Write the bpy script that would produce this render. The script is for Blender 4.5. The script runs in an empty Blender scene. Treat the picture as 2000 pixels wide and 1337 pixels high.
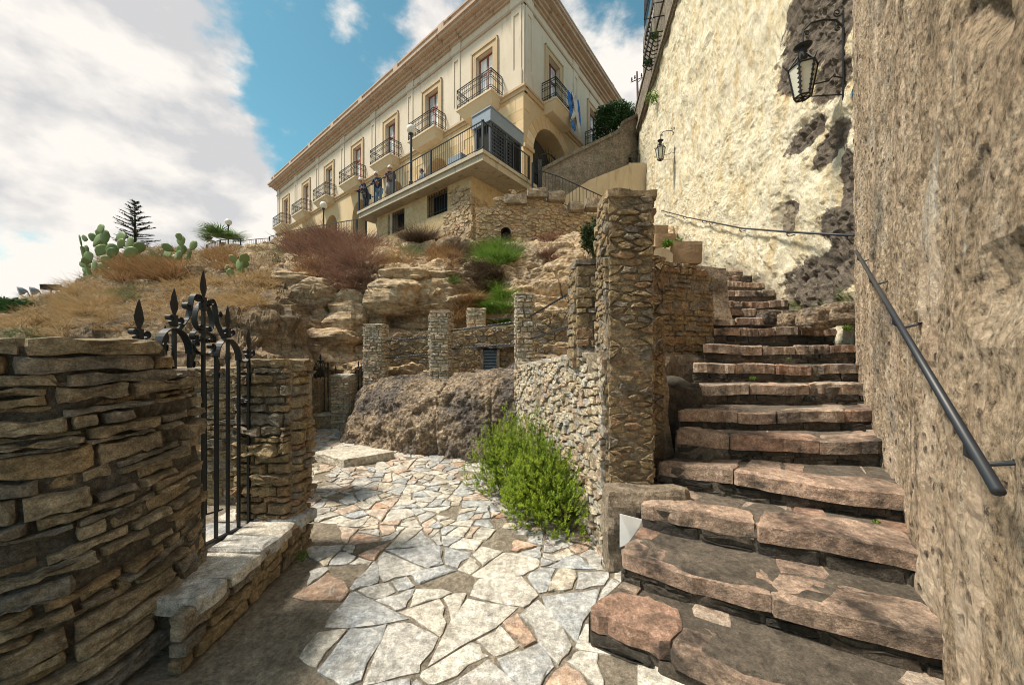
import bpy, math, random
import numpy as np
from mathutils import Vector, Matrix

# ------------------------------------------------------------------ camera, sky, sun, exposure
SC = bpy.context.scene
COL = SC.collection
EYE = 1.6            # camera height above the near paving
FPX = 700.0          # focal length in pixels of the 2000 px wide photograph
HOR = 685.0          # image row of the horizon
cam_d = bpy.data.cameras.new('camera'); cam = bpy.data.objects.new('camera', cam_d); COL.objects.link(cam)
cam.location = (0, 0, EYE); cam.rotation_euler = (math.radians(90), 0, 0)
cam_d.sensor_width = 36.0; cam_d.lens = 36.0*FPX/2000.0
cam_d.shift_y = (HOR-668.5)/2000.0
cam_d.clip_start = 0.05; cam_d.clip_end = 3000
SC.camera = cam
SC.cycles.filter_width = 1.0

SUN_AZ = Vector((-1.0, -0.10))      # where the sun stands, seen in plan
SUN_EL = math.radians(60)
h = SUN_AZ.normalized()*math.cos(SUN_EL)
SUN_DIR = Vector((h.x, h.y, math.sin(SUN_EL)))
sun_d = bpy.data.lights.new('sun', 'SUN'); sun_d.energy = 3.1; sun_d.angle = math.radians(9); sun_d.color = (1.0, 0.91, 0.76)
sun = bpy.data.objects.new('sun', sun_d); COL.objects.link(sun); sun.location = (-20, -2, 40)
sun.rotation_euler = SUN_DIR.to_track_quat('Z', 'Y').to_euler()

W = bpy.data.worlds.new('World'); SC.world = W; W.use_nodes = True
def build_sky():
    nt = W.node_tree; nd = nt.nodes; ln = nt.links; nd.clear()
    out = nd.new('ShaderNodeOutputWorld'); bg = nd.new('ShaderNodeBackground'); ln.new(bg.outputs[0], out.inputs[0])
    sky = nd.new('ShaderNodeTexSky'); sky.sky_type = 'NISHITA'; sky.sun_disc = False
    sky.sun_elevation = SUN_EL; sky.sun_rotation = math.atan2(SUN_DIR.x, SUN_DIR.y); sky.altitude = 700
    sky.air_density = 1.0; sky.dust_density = 0.6
    tc = nd.new('ShaderNodeTexCoord')
    def vm(op, a, b=None):
        n = nd.new('ShaderNodeVectorMath'); n.operation = op
        ln.new(a, n.inputs[0])
        if b is not None:
            if isinstance(b, (tuple, list, Vector)): n.inputs[1].default_value = b
            else: ln.new(b, n.inputs[1])
        return n
    def mt(op, a, b=None, clamp=False):
        n = nd.new('ShaderNodeMath'); n.operation = op; n.use_clamp = clamp
        for i, q in enumerate((a, b)):
            if q is None: continue
            if isinstance(q, (int, float)): n.inputs[i].default_value = q
            else: ln.new(q, n.inputs[i])
        return n.outputs[0]
    tint = nd.new('ShaderNodeMixRGB'); tint.blend_type = 'MULTIPLY'; tint.inputs[0].default_value = 1
    tint.inputs[2].default_value = (0.056, 0.088, 0.069, 1); ln.new(sky.outputs[0], tint.inputs[1])
    d = vm('NORMALIZE', tc.outputs['Generated']).outputs[0]
    # clouds: flattened fractal noise over the whole dome, with cloud banks where the photograph has them
    sq = vm('MULTIPLY', d, (1, 1, 1.7)).outputs[0]
    def nz(scale, detail, rough, off, vec=sq, dist=0.0):
        a = vm('ADD', vec, off).outputs[0]
        n = nd.new('ShaderNodeTexNoise'); n.inputs['Scale'].default_value = scale; n.inputs['Detail'].default_value = detail
        n.inputs['Roughness'].default_value = rough; n.inputs['Distortion'].default_value = dist; ln.new(a, n.inputs['Vector']); return n.outputs['Fac']
    n1 = nz(3.9, 10, 0.57, (3.1, 1.7, 0.4), dist=0.0)
    n1b = nz(3.9, 5, 0.5, (3.1-.05, 1.7, 0.4+.09), dist=0.0)      # the same field a little towards the sun
    dens = mt('MULTIPLY', n1, 1.5); dens = mt('SUBTRACT', dens, .20)
    def blob(u, v, cosr, w):
        nonlocal dens
        dv = Vector(((u-1000)/FPX, 1, (HOR-v)/FPX)).normalized()
        n = nd.new('ShaderNodeVectorMath'); n.operation = 'DOT_PRODUCT'; ln.new(d, n.inputs[0]); n.inputs[1].default_value = dv
        mr = nd.new('ShaderNodeMapRange'); mr.interpolation_type = 'SMOOTHSTEP'
        mr.inputs[1].default_value = cosr; mr.inputs[2].default_value = 1.0; mr.inputs[3].default_value = 0; mr.inputs[4].default_value = w
        ln.new(n.outputs['Value'], mr.inputs[0]); dens = mt('ADD', dens, mr.outputs[0])
    for b in ((60, 60, .88, .17), (250, 200, .93, .14), (150, 350, .975, .16), (500, 190, .985, .22), (380, 400, .980, .20), (790, 110, .985, .24),
              (900, 60, .99, .12), (1180, 80, .975, .26), (80, 530, .985, .22), (560, 20, .985, .12), (520, 410, .993, .10),
              (480, 120, .992, -.12), (650, 60, .982, -.20), (620, 260, .980, -.32), (440, 90, .990, -.12), (1215, 5, .995, -.2), (90, 452, .992, -.24), (200, 462, .994, -.2), (480, 330, .99, -.10)):
        blob(*b)
    cr = nd.new('ShaderNodeMapRange'); cr.interpolation_type = 'SMOOTHSTEP'; cr.inputs[1].default_value = .48; cr.inputs[2].default_value = .70
    ln.new(dens, cr.inputs[0])
    shade = mt('ADD', mt('MULTIPLY', mt('SUBTRACT', n1, n1b), 2.4), mt('MULTIPLY', nz(4.2, 9, 0.56, (0.3, 5.2, 1.9)), 1.0))
    sr = nd.new('ShaderNodeMapRange'); sr.inputs[1].default_value = .30; sr.inputs[2].default_value = .72; ln.new(shade, sr.inputs[0])
    cc = nd.new('ShaderNodeMixRGB'); ln.new(sr.outputs[0], cc.inputs[0])
    cc.inputs[1].default_value = (.31, .31, .315, 1); cc.inputs[2].default_value = (.47, .445, .415, 1)
    mix = nd.new('ShaderNodeMixRGB'); ln.new(cr.outputs[0], mix.inputs[0]); ln.new(tint.outputs[0], mix.inputs[1]); ln.new(cc.outputs[0], mix.inputs[2])
    ln.new(mix.outputs[0], bg.inputs[0]); bg.inputs[1].default_value = 1.0
build_sky()
SC.view_settings.view_transform = 'Standard'; SC.view_settings.look = 'None'; SC.view_settings.gamma = 1.0
SC.view_settings.exposure = 1.12

# ------------------------------------------------------------------ helpers
RNG = random.Random(11)
def P(u, v, Y):
    """a photograph pixel at distance Y in front of the camera"""
    return Vector(((u-1000)/FPX*Y, Y, EYE+(HOR-v)/FPX*Y))
def G(u, v, z=0.0):
    """a photograph pixel on the level z"""
    return P(u, v, (EYE-z)*FPX/(v-HOR))

def _hash(ix, iy, iz):
    n = (ix.astype(np.int64)*374761393 + iy.astype(np.int64)*668265263 + iz.astype(np.int64)*2147483647) & 0x7fffffff
    n = (n ^ (n >> 13))*1274126177 & 0x7fffffff
    n = (n ^ (n >> 16))*2246822519 & 0x7fffffff
    return (n & 0xffffff)/float(0xffffff)*2-1
def vnoise(p):
    p = np.asarray(p, float); i = np.floor(p).astype(np.int64); f = p-i; f = f*f*f*(f*(f*6-15)+10)
    x, y, z = i[..., 0], i[..., 1], i[..., 2]; fx, fy, fz = f[..., 0], f[..., 1], f[..., 2]
    r = 0
    for a in (0, 1):
        for b in (0, 1):
            for c in (0, 1):
                w = (fx if a else 1-fx)*(fy if b else 1-fy)*(fz if c else 1-fz)
                r = r + w*_hash(x+a, y+b, z+c)
    return r
def fbm(p, oct=4, lac=2.1, gain=.5):
    p = np.asarray(p, float); r = 0; a = 1.0
    for k in range(oct):
        r = r + a*vnoise(p + 17.3*k); p = p*lac; a *= gain
    return r

ORG = {}
def tag(o, label=None, cat=None, group=None, kind=None):
    if label: o['label'] = label
    if cat: o['category'] = cat
    if group: o['group'] = group
    if kind: o['kind'] = kind
    return o
def thing(name, loc, label, cat, group=None):
    o = bpy.data.objects.new(name, None); COL.objects.link(o); o.location = loc; o.empty_display_size = .2
    ORG[o] = Vector(loc); return tag(o, label, cat, group)
def link_mesh(name, verts, faces, mat, parent=None, origin=None, smooth=False, mats=None, fmat=None):
    V = np.asarray([tuple(v) for v in verts], float) if not isinstance(verts, np.ndarray) else verts
    if origin is None:
        if parent is not None: origin = V.mean(axis=0) if len(V) else (0, 0, 0)
        else:
            origin = V.mean(axis=0); origin[2] = V[:, 2].min()
    origin = Vector(origin)
    me = bpy.data.meshes.new(name)
    me.from_pydata([tuple(v) for v in (V-np.array(origin))], [], [tuple(f) for f in faces]); me.update()
    if mats:
        for m in mats: me.materials.append(m)
        me.polygons.foreach_set('material_index', fmat)
    elif mat: me.materials.append(mat)
    if smooth: me.polygons.foreach_set('use_smooth', [True]*len(me.polygons))
    o = bpy.data.objects.new(name, me); COL.objects.link(o)
    ORG[o] = origin
    if parent is not None:
        o.parent = parent; o.location = origin-ORG[parent]
    else: o.location = origin
    return o

class MB:
    def __init__(s): s.v = []; s.f = []
    def add(s, vs, fs):
        k = len(s.v); s.v += [tuple(q) for q in vs]; s.f += [tuple(i+k for i in q) for q in fs]; return s
    def hexa(s, c8):
        return s.add(c8, [(0, 3, 2, 1), (4, 5, 6, 7), (0, 1, 5, 4), (1, 2, 6, 5), (2, 3, 7, 6), (3, 0, 4, 7)])
    def frame_box(s, O, A, B, C, a0, a1, b0, b1, c0, c1):
        """box in the frame O + a A + b B + c C"""
        q = lambda a, b, c: O + A*a + B*b + C*c
        return s.hexa([q(a0, b0, c0), q(a1, b0, c0), q(a1, b1, c0), q(a0, b1, c0), q(a0, b0, c1), q(a1, b0, c1), q(a1, b1, c1), q(a0, b1, c1)])
    def box(s, x0, x1, y0, y1, z0, z1):
        return s.frame_box(Vector((0, 0, 0)), Vector((1, 0, 0)), Vector((0, 1, 0)), Vector((0, 0, 1)), x0, x1, y0, y1, z0, z1)
    def tube(s, path, r, n=6, caps=True):
        path = [Vector(p) for p in path]; rs = r if isinstance(r, (list, tuple)) else [r]*len(path)
        k = len(s.v); up = None
        for i, p in enumerate(path):
            t = (path[min(i+1, len(path)-1)]-path[max(i-1, 0)])
            t = t.normalized() if t.length > 1e-9 else Vector((0, 0, 1))
            if up is None: up = Vector((0, 0, 1)) if abs(t.z) < .9 else Vector((1, 0, 0))
            a = t.cross(up)
            if a.length < 1e-5: a = t.cross(Vector((0, 1, 0.01)))
            a.normalize(); b = t.cross(a).normalized(); up = -b if False else up
            for j in range(n):
                w = 2*math.pi*j/n; s.v.append(tuple(p+(a*math.cos(w)+b*math.sin(w))*rs[i]))
        for i in range(len(path)-1):
            for j in range(n):
                s.f.append((k+i*n+j, k+i*n+(j+1) % n, k+(i+1)*n+(j+1) % n, k+(i+1)*n+j))
        if caps:
            s.f.append(tuple(k+j for j in range(n))[::-1]); s.f.append(tuple(k+(len(path)-1)*n+j for j in range(n)))
        return s
    def strip(s, path, nrm, w, th):
        """flat bar swept along a path: width w along nrm, thickness th across"""
        path = [Vector(p) for p in path]; nrm = Vector(nrm).normalized(); k = len(s.v)
        for i, p in enumerate(path):
            t = (path[min(i+1, len(path)-1)]-path[max(i-1, 0)]).normalized(); b = t.cross(nrm).normalized()
            for (x, y) in ((-1, -1), (1, -1), (1, 1), (-1, 1)): s.v.append(tuple(p+nrm*(x*w/2)+b*(y*th/2)))
        for i in range(len(path)-1):
            for j in range(4): s.f.append((k+i*4+j, k+i*4+(j+1) % 4, k+(i+1)*4+(j+1) % 4, k+(i+1)*4+j))
        m = k+(len(path)-1)*4; s.f.append((k+3, k+2, k+1, k)); s.f.append((m, m+1, m+2, m+3)); return s
    def lathe(s, c, prof, n=12, ax=None):
        c = Vector(c); k = len(s.v)
        for (r, z) in prof:
            for j in range(n):
                w = 2*math.pi*j/n; s.v.append((c.x+r*math.cos(w), c.y+r*math.sin(w), c.z+z))
        for i in range(len(prof)-1):
            for j in range(n): s.f.append((k+i*n+j, k+i*n+(j+1) % n, k+(i+1)*n+(j+1) % n, k+(i+1)*n+j))
        s.f.append(tuple(k+j for j in range(n))[::-1]); s.f.append(tuple(k+(len(prof)-1)*n+j for j in range(n))); return s
    def build(s, name, mat, parent=None, origin=None, smooth=False):
        return link_mesh(name, s.v, s.f, mat, parent, origin, smooth)

# ------------------------------------------------------------------ materials
class NT:
    def __init__(s, name):
        s.m = bpy.data.materials.new(name); s.m.use_nodes = True; s.nt = s.m.node_tree; s.n = s.nt.nodes; s.l = s.nt.links
        s.b = s.n['Principled BSDF']; s.geo = None
    def pos(s):
        if not s.geo: s.geo = s.n.new('ShaderNodeNewGeometry')
        return s.geo.outputs['Position']
    def mapv(s, scale, rot=(0, 0, 0), src=None):
        m = s.n.new('ShaderNodeMapping'); m.inputs['Scale'].default_value = scale; m.inputs['Rotation'].default_value = rot
        s.l.new(src or s.pos(), m.inputs['Vector']); return m.outputs[0]
    def noise(s, scale, detail=5, rough=.55, vec=None, dist=0):
        n = s.n.new('ShaderNodeTexNoise'); n.inputs['Scale'].default_value = scale; n.inputs['Detail'].default_value = detail
        n.inputs['Roughness'].default_value = rough; n.inputs['Distortion'].default_value = dist; s.l.new(vec or s.pos(), n.inputs['Vector']); return n.outputs['Fac']
    def voro(s, scale, vec=None, feat='F1', out='Distance', rnd=1):
        n = s.n.new('ShaderNodeTexVoronoi'); n.feature = feat; n.inputs['Scale'].default_value = scale; n.inputs['Randomness'].default_value = rnd
        s.l.new(vec or s.pos(), n.inputs['Vector']); return n.outputs[out]
    def ramp(s, fac, stops, interp='LINEAR'):
        r = s.n.new('ShaderNodeValToRGB'); s.l.new(fac, r.inputs[0]); r.color_ramp.interpolation = interp
        e = r.color_ramp.elements
        while len(e) < len(stops): e.new(.5)
        for q, (p, c) in zip(e, stops):
            q.position = p; q.color = (c[0], c[1], c[2], 1) if not isinstance(c, (int, float)) else (c, c, c, 1)
        return r.outputs[0]
    def mix(s, f, a, b, mode='MIX'):
        m = s.n.new('ShaderNodeMixRGB'); m.blend_type = mode
        for i, q in enumerate((f, a, b)):
            if isinstance(q, (int, float)): m.inputs[i].default_value = q if i == 0 else (q, q, q, 1)
            elif isinstance(q, tuple): m.inputs[i].default_value = (*q, 1)
            else: s.l.new(q, m.inputs[i])
        return m.outputs[0]
    def math(s, op, a, b=0.0, clamp=False):
        m = s.n.new('ShaderNodeMath'); m.operation = op; m.use_clamp = clamp
        for i, q in enumerate((a, b)):
            if isinstance(q, (int, float)): m.inputs[i].default_value = q
            else: s.l.new(q, m.inputs[i])
        return m.outputs[0]
    def rng(s, f, a, b, c=0.0, d=1.0):
        m = s.n.new('ShaderNodeMapRange'); s.l.new(f, m.inputs[0])
        for i, q in enumerate((a, b, c, d)): m.inputs[i+1].default_value = q
        return m.outputs[0]
    def rand(s):
        """one value per stone, whether it is an object or an island of a joined mesh"""
        oi = s.n.new('ShaderNodeObjectInfo'); s.pos()
        return s.math('FRACT', s.math('ADD', oi.outputs['Random'], s.geo.outputs['Random Per Island']))
    def attr(s, name):
        a = s.n.new('ShaderNodeAttribute'); a.attribute_name = name; return a.outputs['Fac']
    def bump(s, fac, strength, dist, prev=None):
        b = s.n.new('ShaderNodeBump'); b.inputs['Strength'].default_value = strength; b.inputs['Distance'].default_value = dist
        s.l.new(fac, b.inputs['Height'])
        if prev: s.l.new(prev, b.inputs['Normal'])
        return b.outputs[0]
    def done(s, col, rough=.85, normal=None, spec=.3, metal=0):
        if isinstance(col, tuple): s.b.inputs['Base Color'].default_value = (*col, 1)
        else: s.l.new(col, s.b.inputs['Base Color'])
        if isinstance(rough, (int, float)): s.b.inputs['Roughness'].default_value = rough
        else: s.l.new(rough, s.b.inputs['Roughness'])
        s.b.inputs['Specular IOR Level'].default_value = spec; s.b.inputs['Metallic'].default_value = metal
        if normal: s.l.new(normal, s.b.inputs['Normal'])
        return s.m

def stone_mat(name, cols, dark=(.05, .045, .04), darkamt=.5, grain=30, bump=.5, rough=.85, vein=None, spec=.25, patch=6, stain=(.54, .70)):
    t = NT(name); r = t.rand()
    n = len(cols); stops = [((i+.0)/n, c) for i, c in enumerate(cols)]
    base = t.ramp(r, stops, 'CONSTANT')
    a = t.noise(patch, 6, .65); base = t.mix(t.rng(a, .35, .7), base, t.mix(.5, base, cols[len(cols)//2]))
    g = t.noise(grain, 9, .78); base = t.mix(.85, base, t.ramp(g, [(.34, .30), (.5, .85), (.64, 1.45)]), 'MULTIPLY')
    s3 = t.noise(grain*5.5, 4, .8); base = t.mix(.8, base, t.ramp(s3, [(.36, .55), (.5, .95), (.62, 1.4)]), 'MULTIPLY')
    s2 = t.noise(grain*.22, 6, .7); base = t.mix(.7, base, t.ramp(s2, [(.36, .55), (.5, .95), (.66, 1.35)]), 'MULTIPLY')
    d = t.noise(patch*.8, 7, .7, t.mapv((1, 1, 1.6))); base = t.mix(t.rng(d, stain[0], stain[1], 0, darkamt), base, dark)
    if vein is not None:
        w = t.noise(patch*1.7, 3, .5, dist=1.5); base = t.mix(t.rng(w, .62, .66, 0, .55), base, vein)
    h = t.math('ADD', t.math('MULTIPLY', t.noise(grain*.35, 9, .72), 1.0), t.math('MULTIPLY', g, .6))
    if rough < .6: rough = t.rng(t.noise(2.4, 5, .6), .38, .62, .28, .8)      # damp, worn-smooth patches
    return t.done(base, rough, t.bump(h, min(1, bump*1.5), .045), spec)

M = {}
def make_materials():
    M['mortar'] = stone_mat('lime mortar', [(.40, .32, .225), (.43, .345, .245)], (.12, .095, .07), .5, 45, .8)
    M['mortar_grey'] = stone_mat('grey mortar', [(.15, .13, .105), (.17, .145, .115)], (.04, .036, .03), .6, 45, .9)
    M['slate'] = stone_mat('layered grey-brown stone', [(.30, .245, .175), (.37, .30, .20), (.23, .21, .185), (.36, .26, .15), (.26, .245, .22), (.42, .35, .25), (.34, .24, .14)], (.04, .036, .033), .6, 28, .6)
    M['rubble_pale'] = stone_mat('pale rubble limestone', [(.58, .49, .36), (.52, .42, .29), (.46, .44, .40), (.63, .55, .43), (.53, .38, .27), (.44, .40, .35), (.57, .46, .31)], (.13, .10, .075), .4, 30, .55)
    M['rubble_tan'] = stone_mat('tan pillar stone', [(.40, .30, .18), (.34, .25, .155), (.28, .25, .215), (.44, .33, .195), (.42, .265, .16), (.32, .28, .23), (.40, .30, .18)], (.055, .045, .037), .6, 28, .65)
    M['rubble_gold'] = stone_mat('golden rubble stone', [(.52, .38, .21), (.58, .45, .28), (.48, .34, .20), (.55, .37, .25), (.44, .34, .23), (.60, .48, .32)], (.16, .11, .07), .4, 22, .5)
    M['paving'] = stone_mat('pale flagstone', [(.50, .48, .45), (.57, .52, .45), (.39, .41, .43), (.63, .59, .52), (.53, .46, .36), (.36, .38, .405), (.57, .53, .46), (.50, .31, .21), (.46, .455, .45), (.61, .57, .51), (.41, .42, .43), (.56, .42, .33)], (.13, .10, .07), .62, 24, .35, .55, vein=(.62, .60, .56), spec=.4, patch=5)
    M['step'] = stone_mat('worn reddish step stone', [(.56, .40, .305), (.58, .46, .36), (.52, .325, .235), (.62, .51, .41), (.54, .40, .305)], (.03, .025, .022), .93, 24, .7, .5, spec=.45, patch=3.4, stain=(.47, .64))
    M['riser'] = stone_mat('near-black riser stone', [(.075, .063, .05), (.11, .09, .07), (.055, .048, .041), (.15, .118, .088)], (.015, .014, .013), .85, 26, .8, .6, spec=.4, patch=4)  # riser stones get a near-black base, far darker than the treads
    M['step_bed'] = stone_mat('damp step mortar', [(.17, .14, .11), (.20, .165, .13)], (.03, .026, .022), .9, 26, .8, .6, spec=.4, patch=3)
    # earth between the flags
    t = NT('damp earth'); n = t.noise(3, 8, .65); c = t.ramp(n, [(.3, (.105, .075, .05)), (.5, (.20, .155, .105)), (.7, (.29, .24, .175))])
    M['earth'] = t.done(c, .8, t.bump(t.noise(40, 8, .7), .6, .02), .35)
    M['bed'] = stone_mat('sandy joint mortar', [(.30, .255, .195), (.33, .28, .215)], (.10, .075, .05), .85, 40, .6, .5, spec=.35, patch=1.6)
    # stratified cliff limestone
    def rock(name, cols, sc, dk, scale_z, bumpd, strata=.5):
        t = NT(name); st = t.mapv((sc, sc, sc*scale_z)); a = t.noise(1, 9, .62, st, .6)
        c = t.ramp(a, cols)
        b = t.noise(sc*.45, 5, .6); c = t.mix(t.rng(b, .5, .68, 0, .75), c, dk)
        g = t.noise(sc*7, 9, .75); c = t.mix(.85, c, t.ramp(g, [(.34, .30), (.5, .85), (.66, 1.45)]), 'MULTIPLY')
        hb = t.math('ADD', a, t.math('MULTIPLY', g, .45))
        return t.done(c, .9, t.bump(hb, .9, bumpd), .2)
    M['cliff'] = rock('stratified cliff rock', [(.30, (.17, .11, .068)), (.42, (.40, .285, .175)), (.55, (.52, .395, .26)), (.72, (.58, .47, .34))], 1.3, (.19, .16, .135), 4.5, .12)
    M['boulder'] = rock('weathered boulder', [(.3, (.28, .20, .135)), (.5, (.46, .34, .24)), (.7, (.55, .44, .33))], 1.6, (.13, .12, .115), 3, .1)
    M['slope'] = rock('dry hillside rock', [(.3, (.12, .088, .06)), (.45, (.26, .19, .125)), (.58, (.34, .25, .16)), (.75, (.42, .34, .235))], 2.0, (.085, .072, .06), 4.0, .12)
    t = NT('conglomerate rock'); a = t.noise(1.1, 6, .6); v = t.voro(22); g = t.noise(20, 9, .8)
    c = t.ramp(a, [(.35, (.12, .105, .098)), (.47, (.20, .165, .14)), (.56, (.38, .29, .205)), (.72, (.47, .37, .27))])
    c = t.mix(.95, c, t.ramp(g, [(.36, .15), (.5, .8), (.63, 1.9)]), 'MULTIPLY')
    M['conglomerate'] = t.done(c, .9, t.bump(t.math('ADD', g, t.math('MULTIPLY', v, .5)), 1.0, .07), .2)
    # tall plastered wall, mask = plaster lost
    t = NT('flaking cream plaster'); mk = t.attr('bare')
    st = t.mapv((1.6, 1.6, .55), (.35, 0, 0)); a = t.noise(2.2, 8, .65, st); f = t.noise(16, 9, .76, t.mapv((1.4, 1.4, .8), (.5, 0, 0)))
    c = t.ramp(a, [(.28, (.50, .36, .20)), (.40, (.66, .54, .35)), (.52, (.74, .665, .51)), (.75, (.79, .73, .60))])
    c = t.mix(.75, c, t.ramp(f, [(.33, .40), (.45, .88), (.62, 1.12)]), 'MULTIPLY')
    bare = t.ramp(t.noise(9, 8, .7), [(.3, (.055, .045, .04)), (.5, (.14, .115, .095)), (.72, (.25, .205, .16))])
    e = t.math('ADD', mk, t.math('MULTIPLY', t.math('SUBTRACT', t.noise(5, 7, .65), .5), .75)); k = t.rng(e, .46, .54)
    moss = t.attr('moss'); k2 = t.rng(t.math('ADD', moss, t.math('SUBTRACT', t.noise(7, 5, .6), .5)), .45, .75, 0, .8)
    c = t.mix(k, c, bare); c = t.mix(k2, c, (.07, .085, .025))
    stn = t.attr('stain'); c = t.mix(t.rng(t.math('ADD', stn, t.math('MULTIPLY', t.math('SUBTRACT', a, .5), .8)), .35, .9, 0, .75), c, (.27, .22, .16))
    hgt = t.math('SUBTRACT', t.math('ADD', t.math('MULTIPLY', f, .6), t.noise(38, 6, .7)), t.math('MULTIPLY', k, .8))
    M['plaster'] = t.done(c, .92, t.bump(hgt, .75, .045), .15)
    t = NT('eroded brown render'); g = t.noise(24, 10, .82); pz = t.voro(30); md = t.noise(5, 8, .7)
    grit = t.ramp(t.noise(2.1, 9, .72, t.mapv((1.3, 1.3, .6))), [(.32, (.36, .29, .215)), (.44, (.60, .455, .315)), (.54, (.73, .575, .415)), (.68, (.82, .69, .54))])
    grit = t.mix(1.0, grit, t.ramp(g, [(.37, .12), (.47, .78), (.60, 1.45)]), 'MULTIPLY')
    skim = t.mix(.6, t.ramp(t.noise(2.6, 6, .6), [(.35, (.58, .43, .31)), (.6, (.72, .58, .44))]), t.ramp(t.noise(30, 6, .7), [(.35, .6), (.6, 1.15)]), 'MULTIPLY')
    ms = t.math('ADD', t.noise(1.5, 7, .62, t.mapv((2.4, 2.4, .22), (0, .10, 0)), .4), t.math('MULTIPLY', t.math('SUBTRACT', md, .5), .25)); ks = t.rng(ms, .53, .56)
    c = t.mix(ks, grit, skim)
    kd = t.rng(t.math('ADD', t.noise(.75, 7, .68), t.math('MULTIPLY', t.math('SUBTRACT', md, .5), .35)), .53, .62, 0, .75)
    c = t.mix(kd, c, t.mix(1.0, t.ramp(md, [(.35, (.11, .10, .09)), (.5, (.25, .225, .19)), (.66, (.50, .46, .40))]), t.ramp(g, [(.38, .4), (.6, 1.3)]), 'MULTIPLY'))
    pit = t.math('MULTIPLY', t.rng(t.math('ADD', t.voro(11), t.math('MULTIPLY', t.noise(26, 5, .7), .5)), .36, .54, 1, 0), t.rng(t.noise(1.8, 5, .6), .42, .58)); c = t.mix(t.math('MULTIPLY', pit, .85), c, (.06, .05, .042))
    kw = t.rng(t.noise(1.3, 8, .7, t.mapv((1.6, 1.6, .5))), .62, .67, 0, .75); c = t.mix(kw, c, (.74, .69, .60))
    hh = t.math('ADD', t.math('MULTIPLY', t.math('ADD', g, t.math('MULTIPLY', pz, .5)), t.rng(ks, 0, 1, 1, .25)), t.math('SUBTRACT', t.math('ADD', t.math('MULTIPLY', ks, .45), t.math('MULTIPLY', md, .7)), t.math('MULTIPLY', pit, .7)))
    M['render'] = t.done(c, .92, t.bump(hh, 1.0, .10), .15)
    # the house
    def stucco(name, col, var, sc=1.2, bd=.01, rough=.9, streak=None):
        t = NT(name); a = t.noise(sc, 7, .65, t.mapv((1, 1, .45))); c = t.mix(t.rng(a, .35, .72, 0, .8), col, var)
        if streak: c = t.mix(t.rng(t.noise(2.2, 6, .7, t.mapv((1.5, 1.5, .25))), .56, .70, 0, .7), c, streak)
        return t.done(c, rough, t.bump(t.noise(25, 6, .6), .3, bd), .2)
    M['stucco'] = stucco('pale cream stucco', (.63, .545, .45), (.55, .46, .365), streak=(.40, .315, .23))
    M['ashlar'] = stucco('golden ashlar stone', (.58, .45, .29), (.50, .36, .21), .8)
    M['trim'] = stucco('warm stone trim', (.53, .40, .26), (.44, .32, .20), 1.0, streak=(.30, .21, .135))
    M['cornice'] = stucco('weathered pinkish cornice', (.49, .37, .29), (.39, .285, .22), 1.5, streak=(.10, .075, .065))
    M['soffit'] = stucco('balcony plaster', (.62, .52, .385), (.54, .44, .31))
    M['concrete'] = stucco('stained concrete', (.47, .42, .33), (.36, .31, .24), 2.5, streak=(.10, .09, .075))
    M['grey_render'] = stone_mat('weathered grey render', [(.25, .215, .175), (.28, .235, .185)], (.075, .068, .06), .8, 14, .7, patch=1.5)
    M['cream_render'] = stucco('pale sloping render', (.60, .50, .36), (.44, .34, .23), 1.6, .02, streak=(.30, .23, .16))
    M['slab'] = stone_mat('pale concrete slab', [(.56, .51, .43), (.58, .53, .45)], (.30, .25, .19), .7, 30, .3, patch=3)
    M['block'] = stone_mat('rough tan concrete', [(.33, .265, .20), (.36, .29, .22)], (.10, .085, .068), .7, 26, .7, patch=3)
    M['planter'] = stucco('brown cement block', (.34, .235, .145), (.27, .19, .125), 4, .02, streak=(.08, .07, .05))
    def plain(name, col, rough=.6, spec=.4, metal=0, bumpn=None):
        t = NT(name); n = t.noise(9, 5, .6); c = t.mix(t.rng(n, .3, .7, 0, .35), col, tuple(q*.6 for q in col))
        return t.done(c, rough, t.bump(t.noise(60, 4, .6), .15, .004) if bumpn else None, spec, metal)
    M['iron'] = plain('black wrought iron', (.014, .015, .018), .5, .35, bumpn=1)
    M['rail'] = plain('dark blue-black painted steel', (.022, .026, .034), .45, .45)
    M['blue_steel'] = plain('blue-grey painted steel', (.075, .095, .13), .4, .5)
    M['pale_steel'] = plain('pale blue-grey sheet', (.22, .27, .34), .45, .5)
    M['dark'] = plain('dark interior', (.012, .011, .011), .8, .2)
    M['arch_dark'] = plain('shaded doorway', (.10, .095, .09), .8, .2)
    M['redwood'] = plain('red-brown painted wood', (.26, .07, .045), .5, .4)
    M['purplewood'] = plain('dark red painted wood', (.16, .055, .06), .5, .4)
    t = NT('window glass with curtains and sky reflection'); n = t.noise(1.3, 3, .5); M['glass'] = t.done(t.ramp(n, [(.35, (.42, .45, .48)), (.5, (.80, .82, .84)), (.7, (.88, .88, .87))]), .08, None, .6)  # pale base holds white curtains plus the bright sky's reflection, painted in
    M['milk'] = plain('milky lantern glass', (.62, .60, .50), .25, .5)
    M['globe'] = plain('white opal globe', (.78, .74, .68), .3, .5)
    M['paper'] = plain('blank white sheet', (.86, .86, .86), .6, .3)
    M['bark'] = stone_mat('bark', [(.12, .085, .055), (.10, .075, .05)], (.03, .025, .02), .5, 30, .8)
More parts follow.
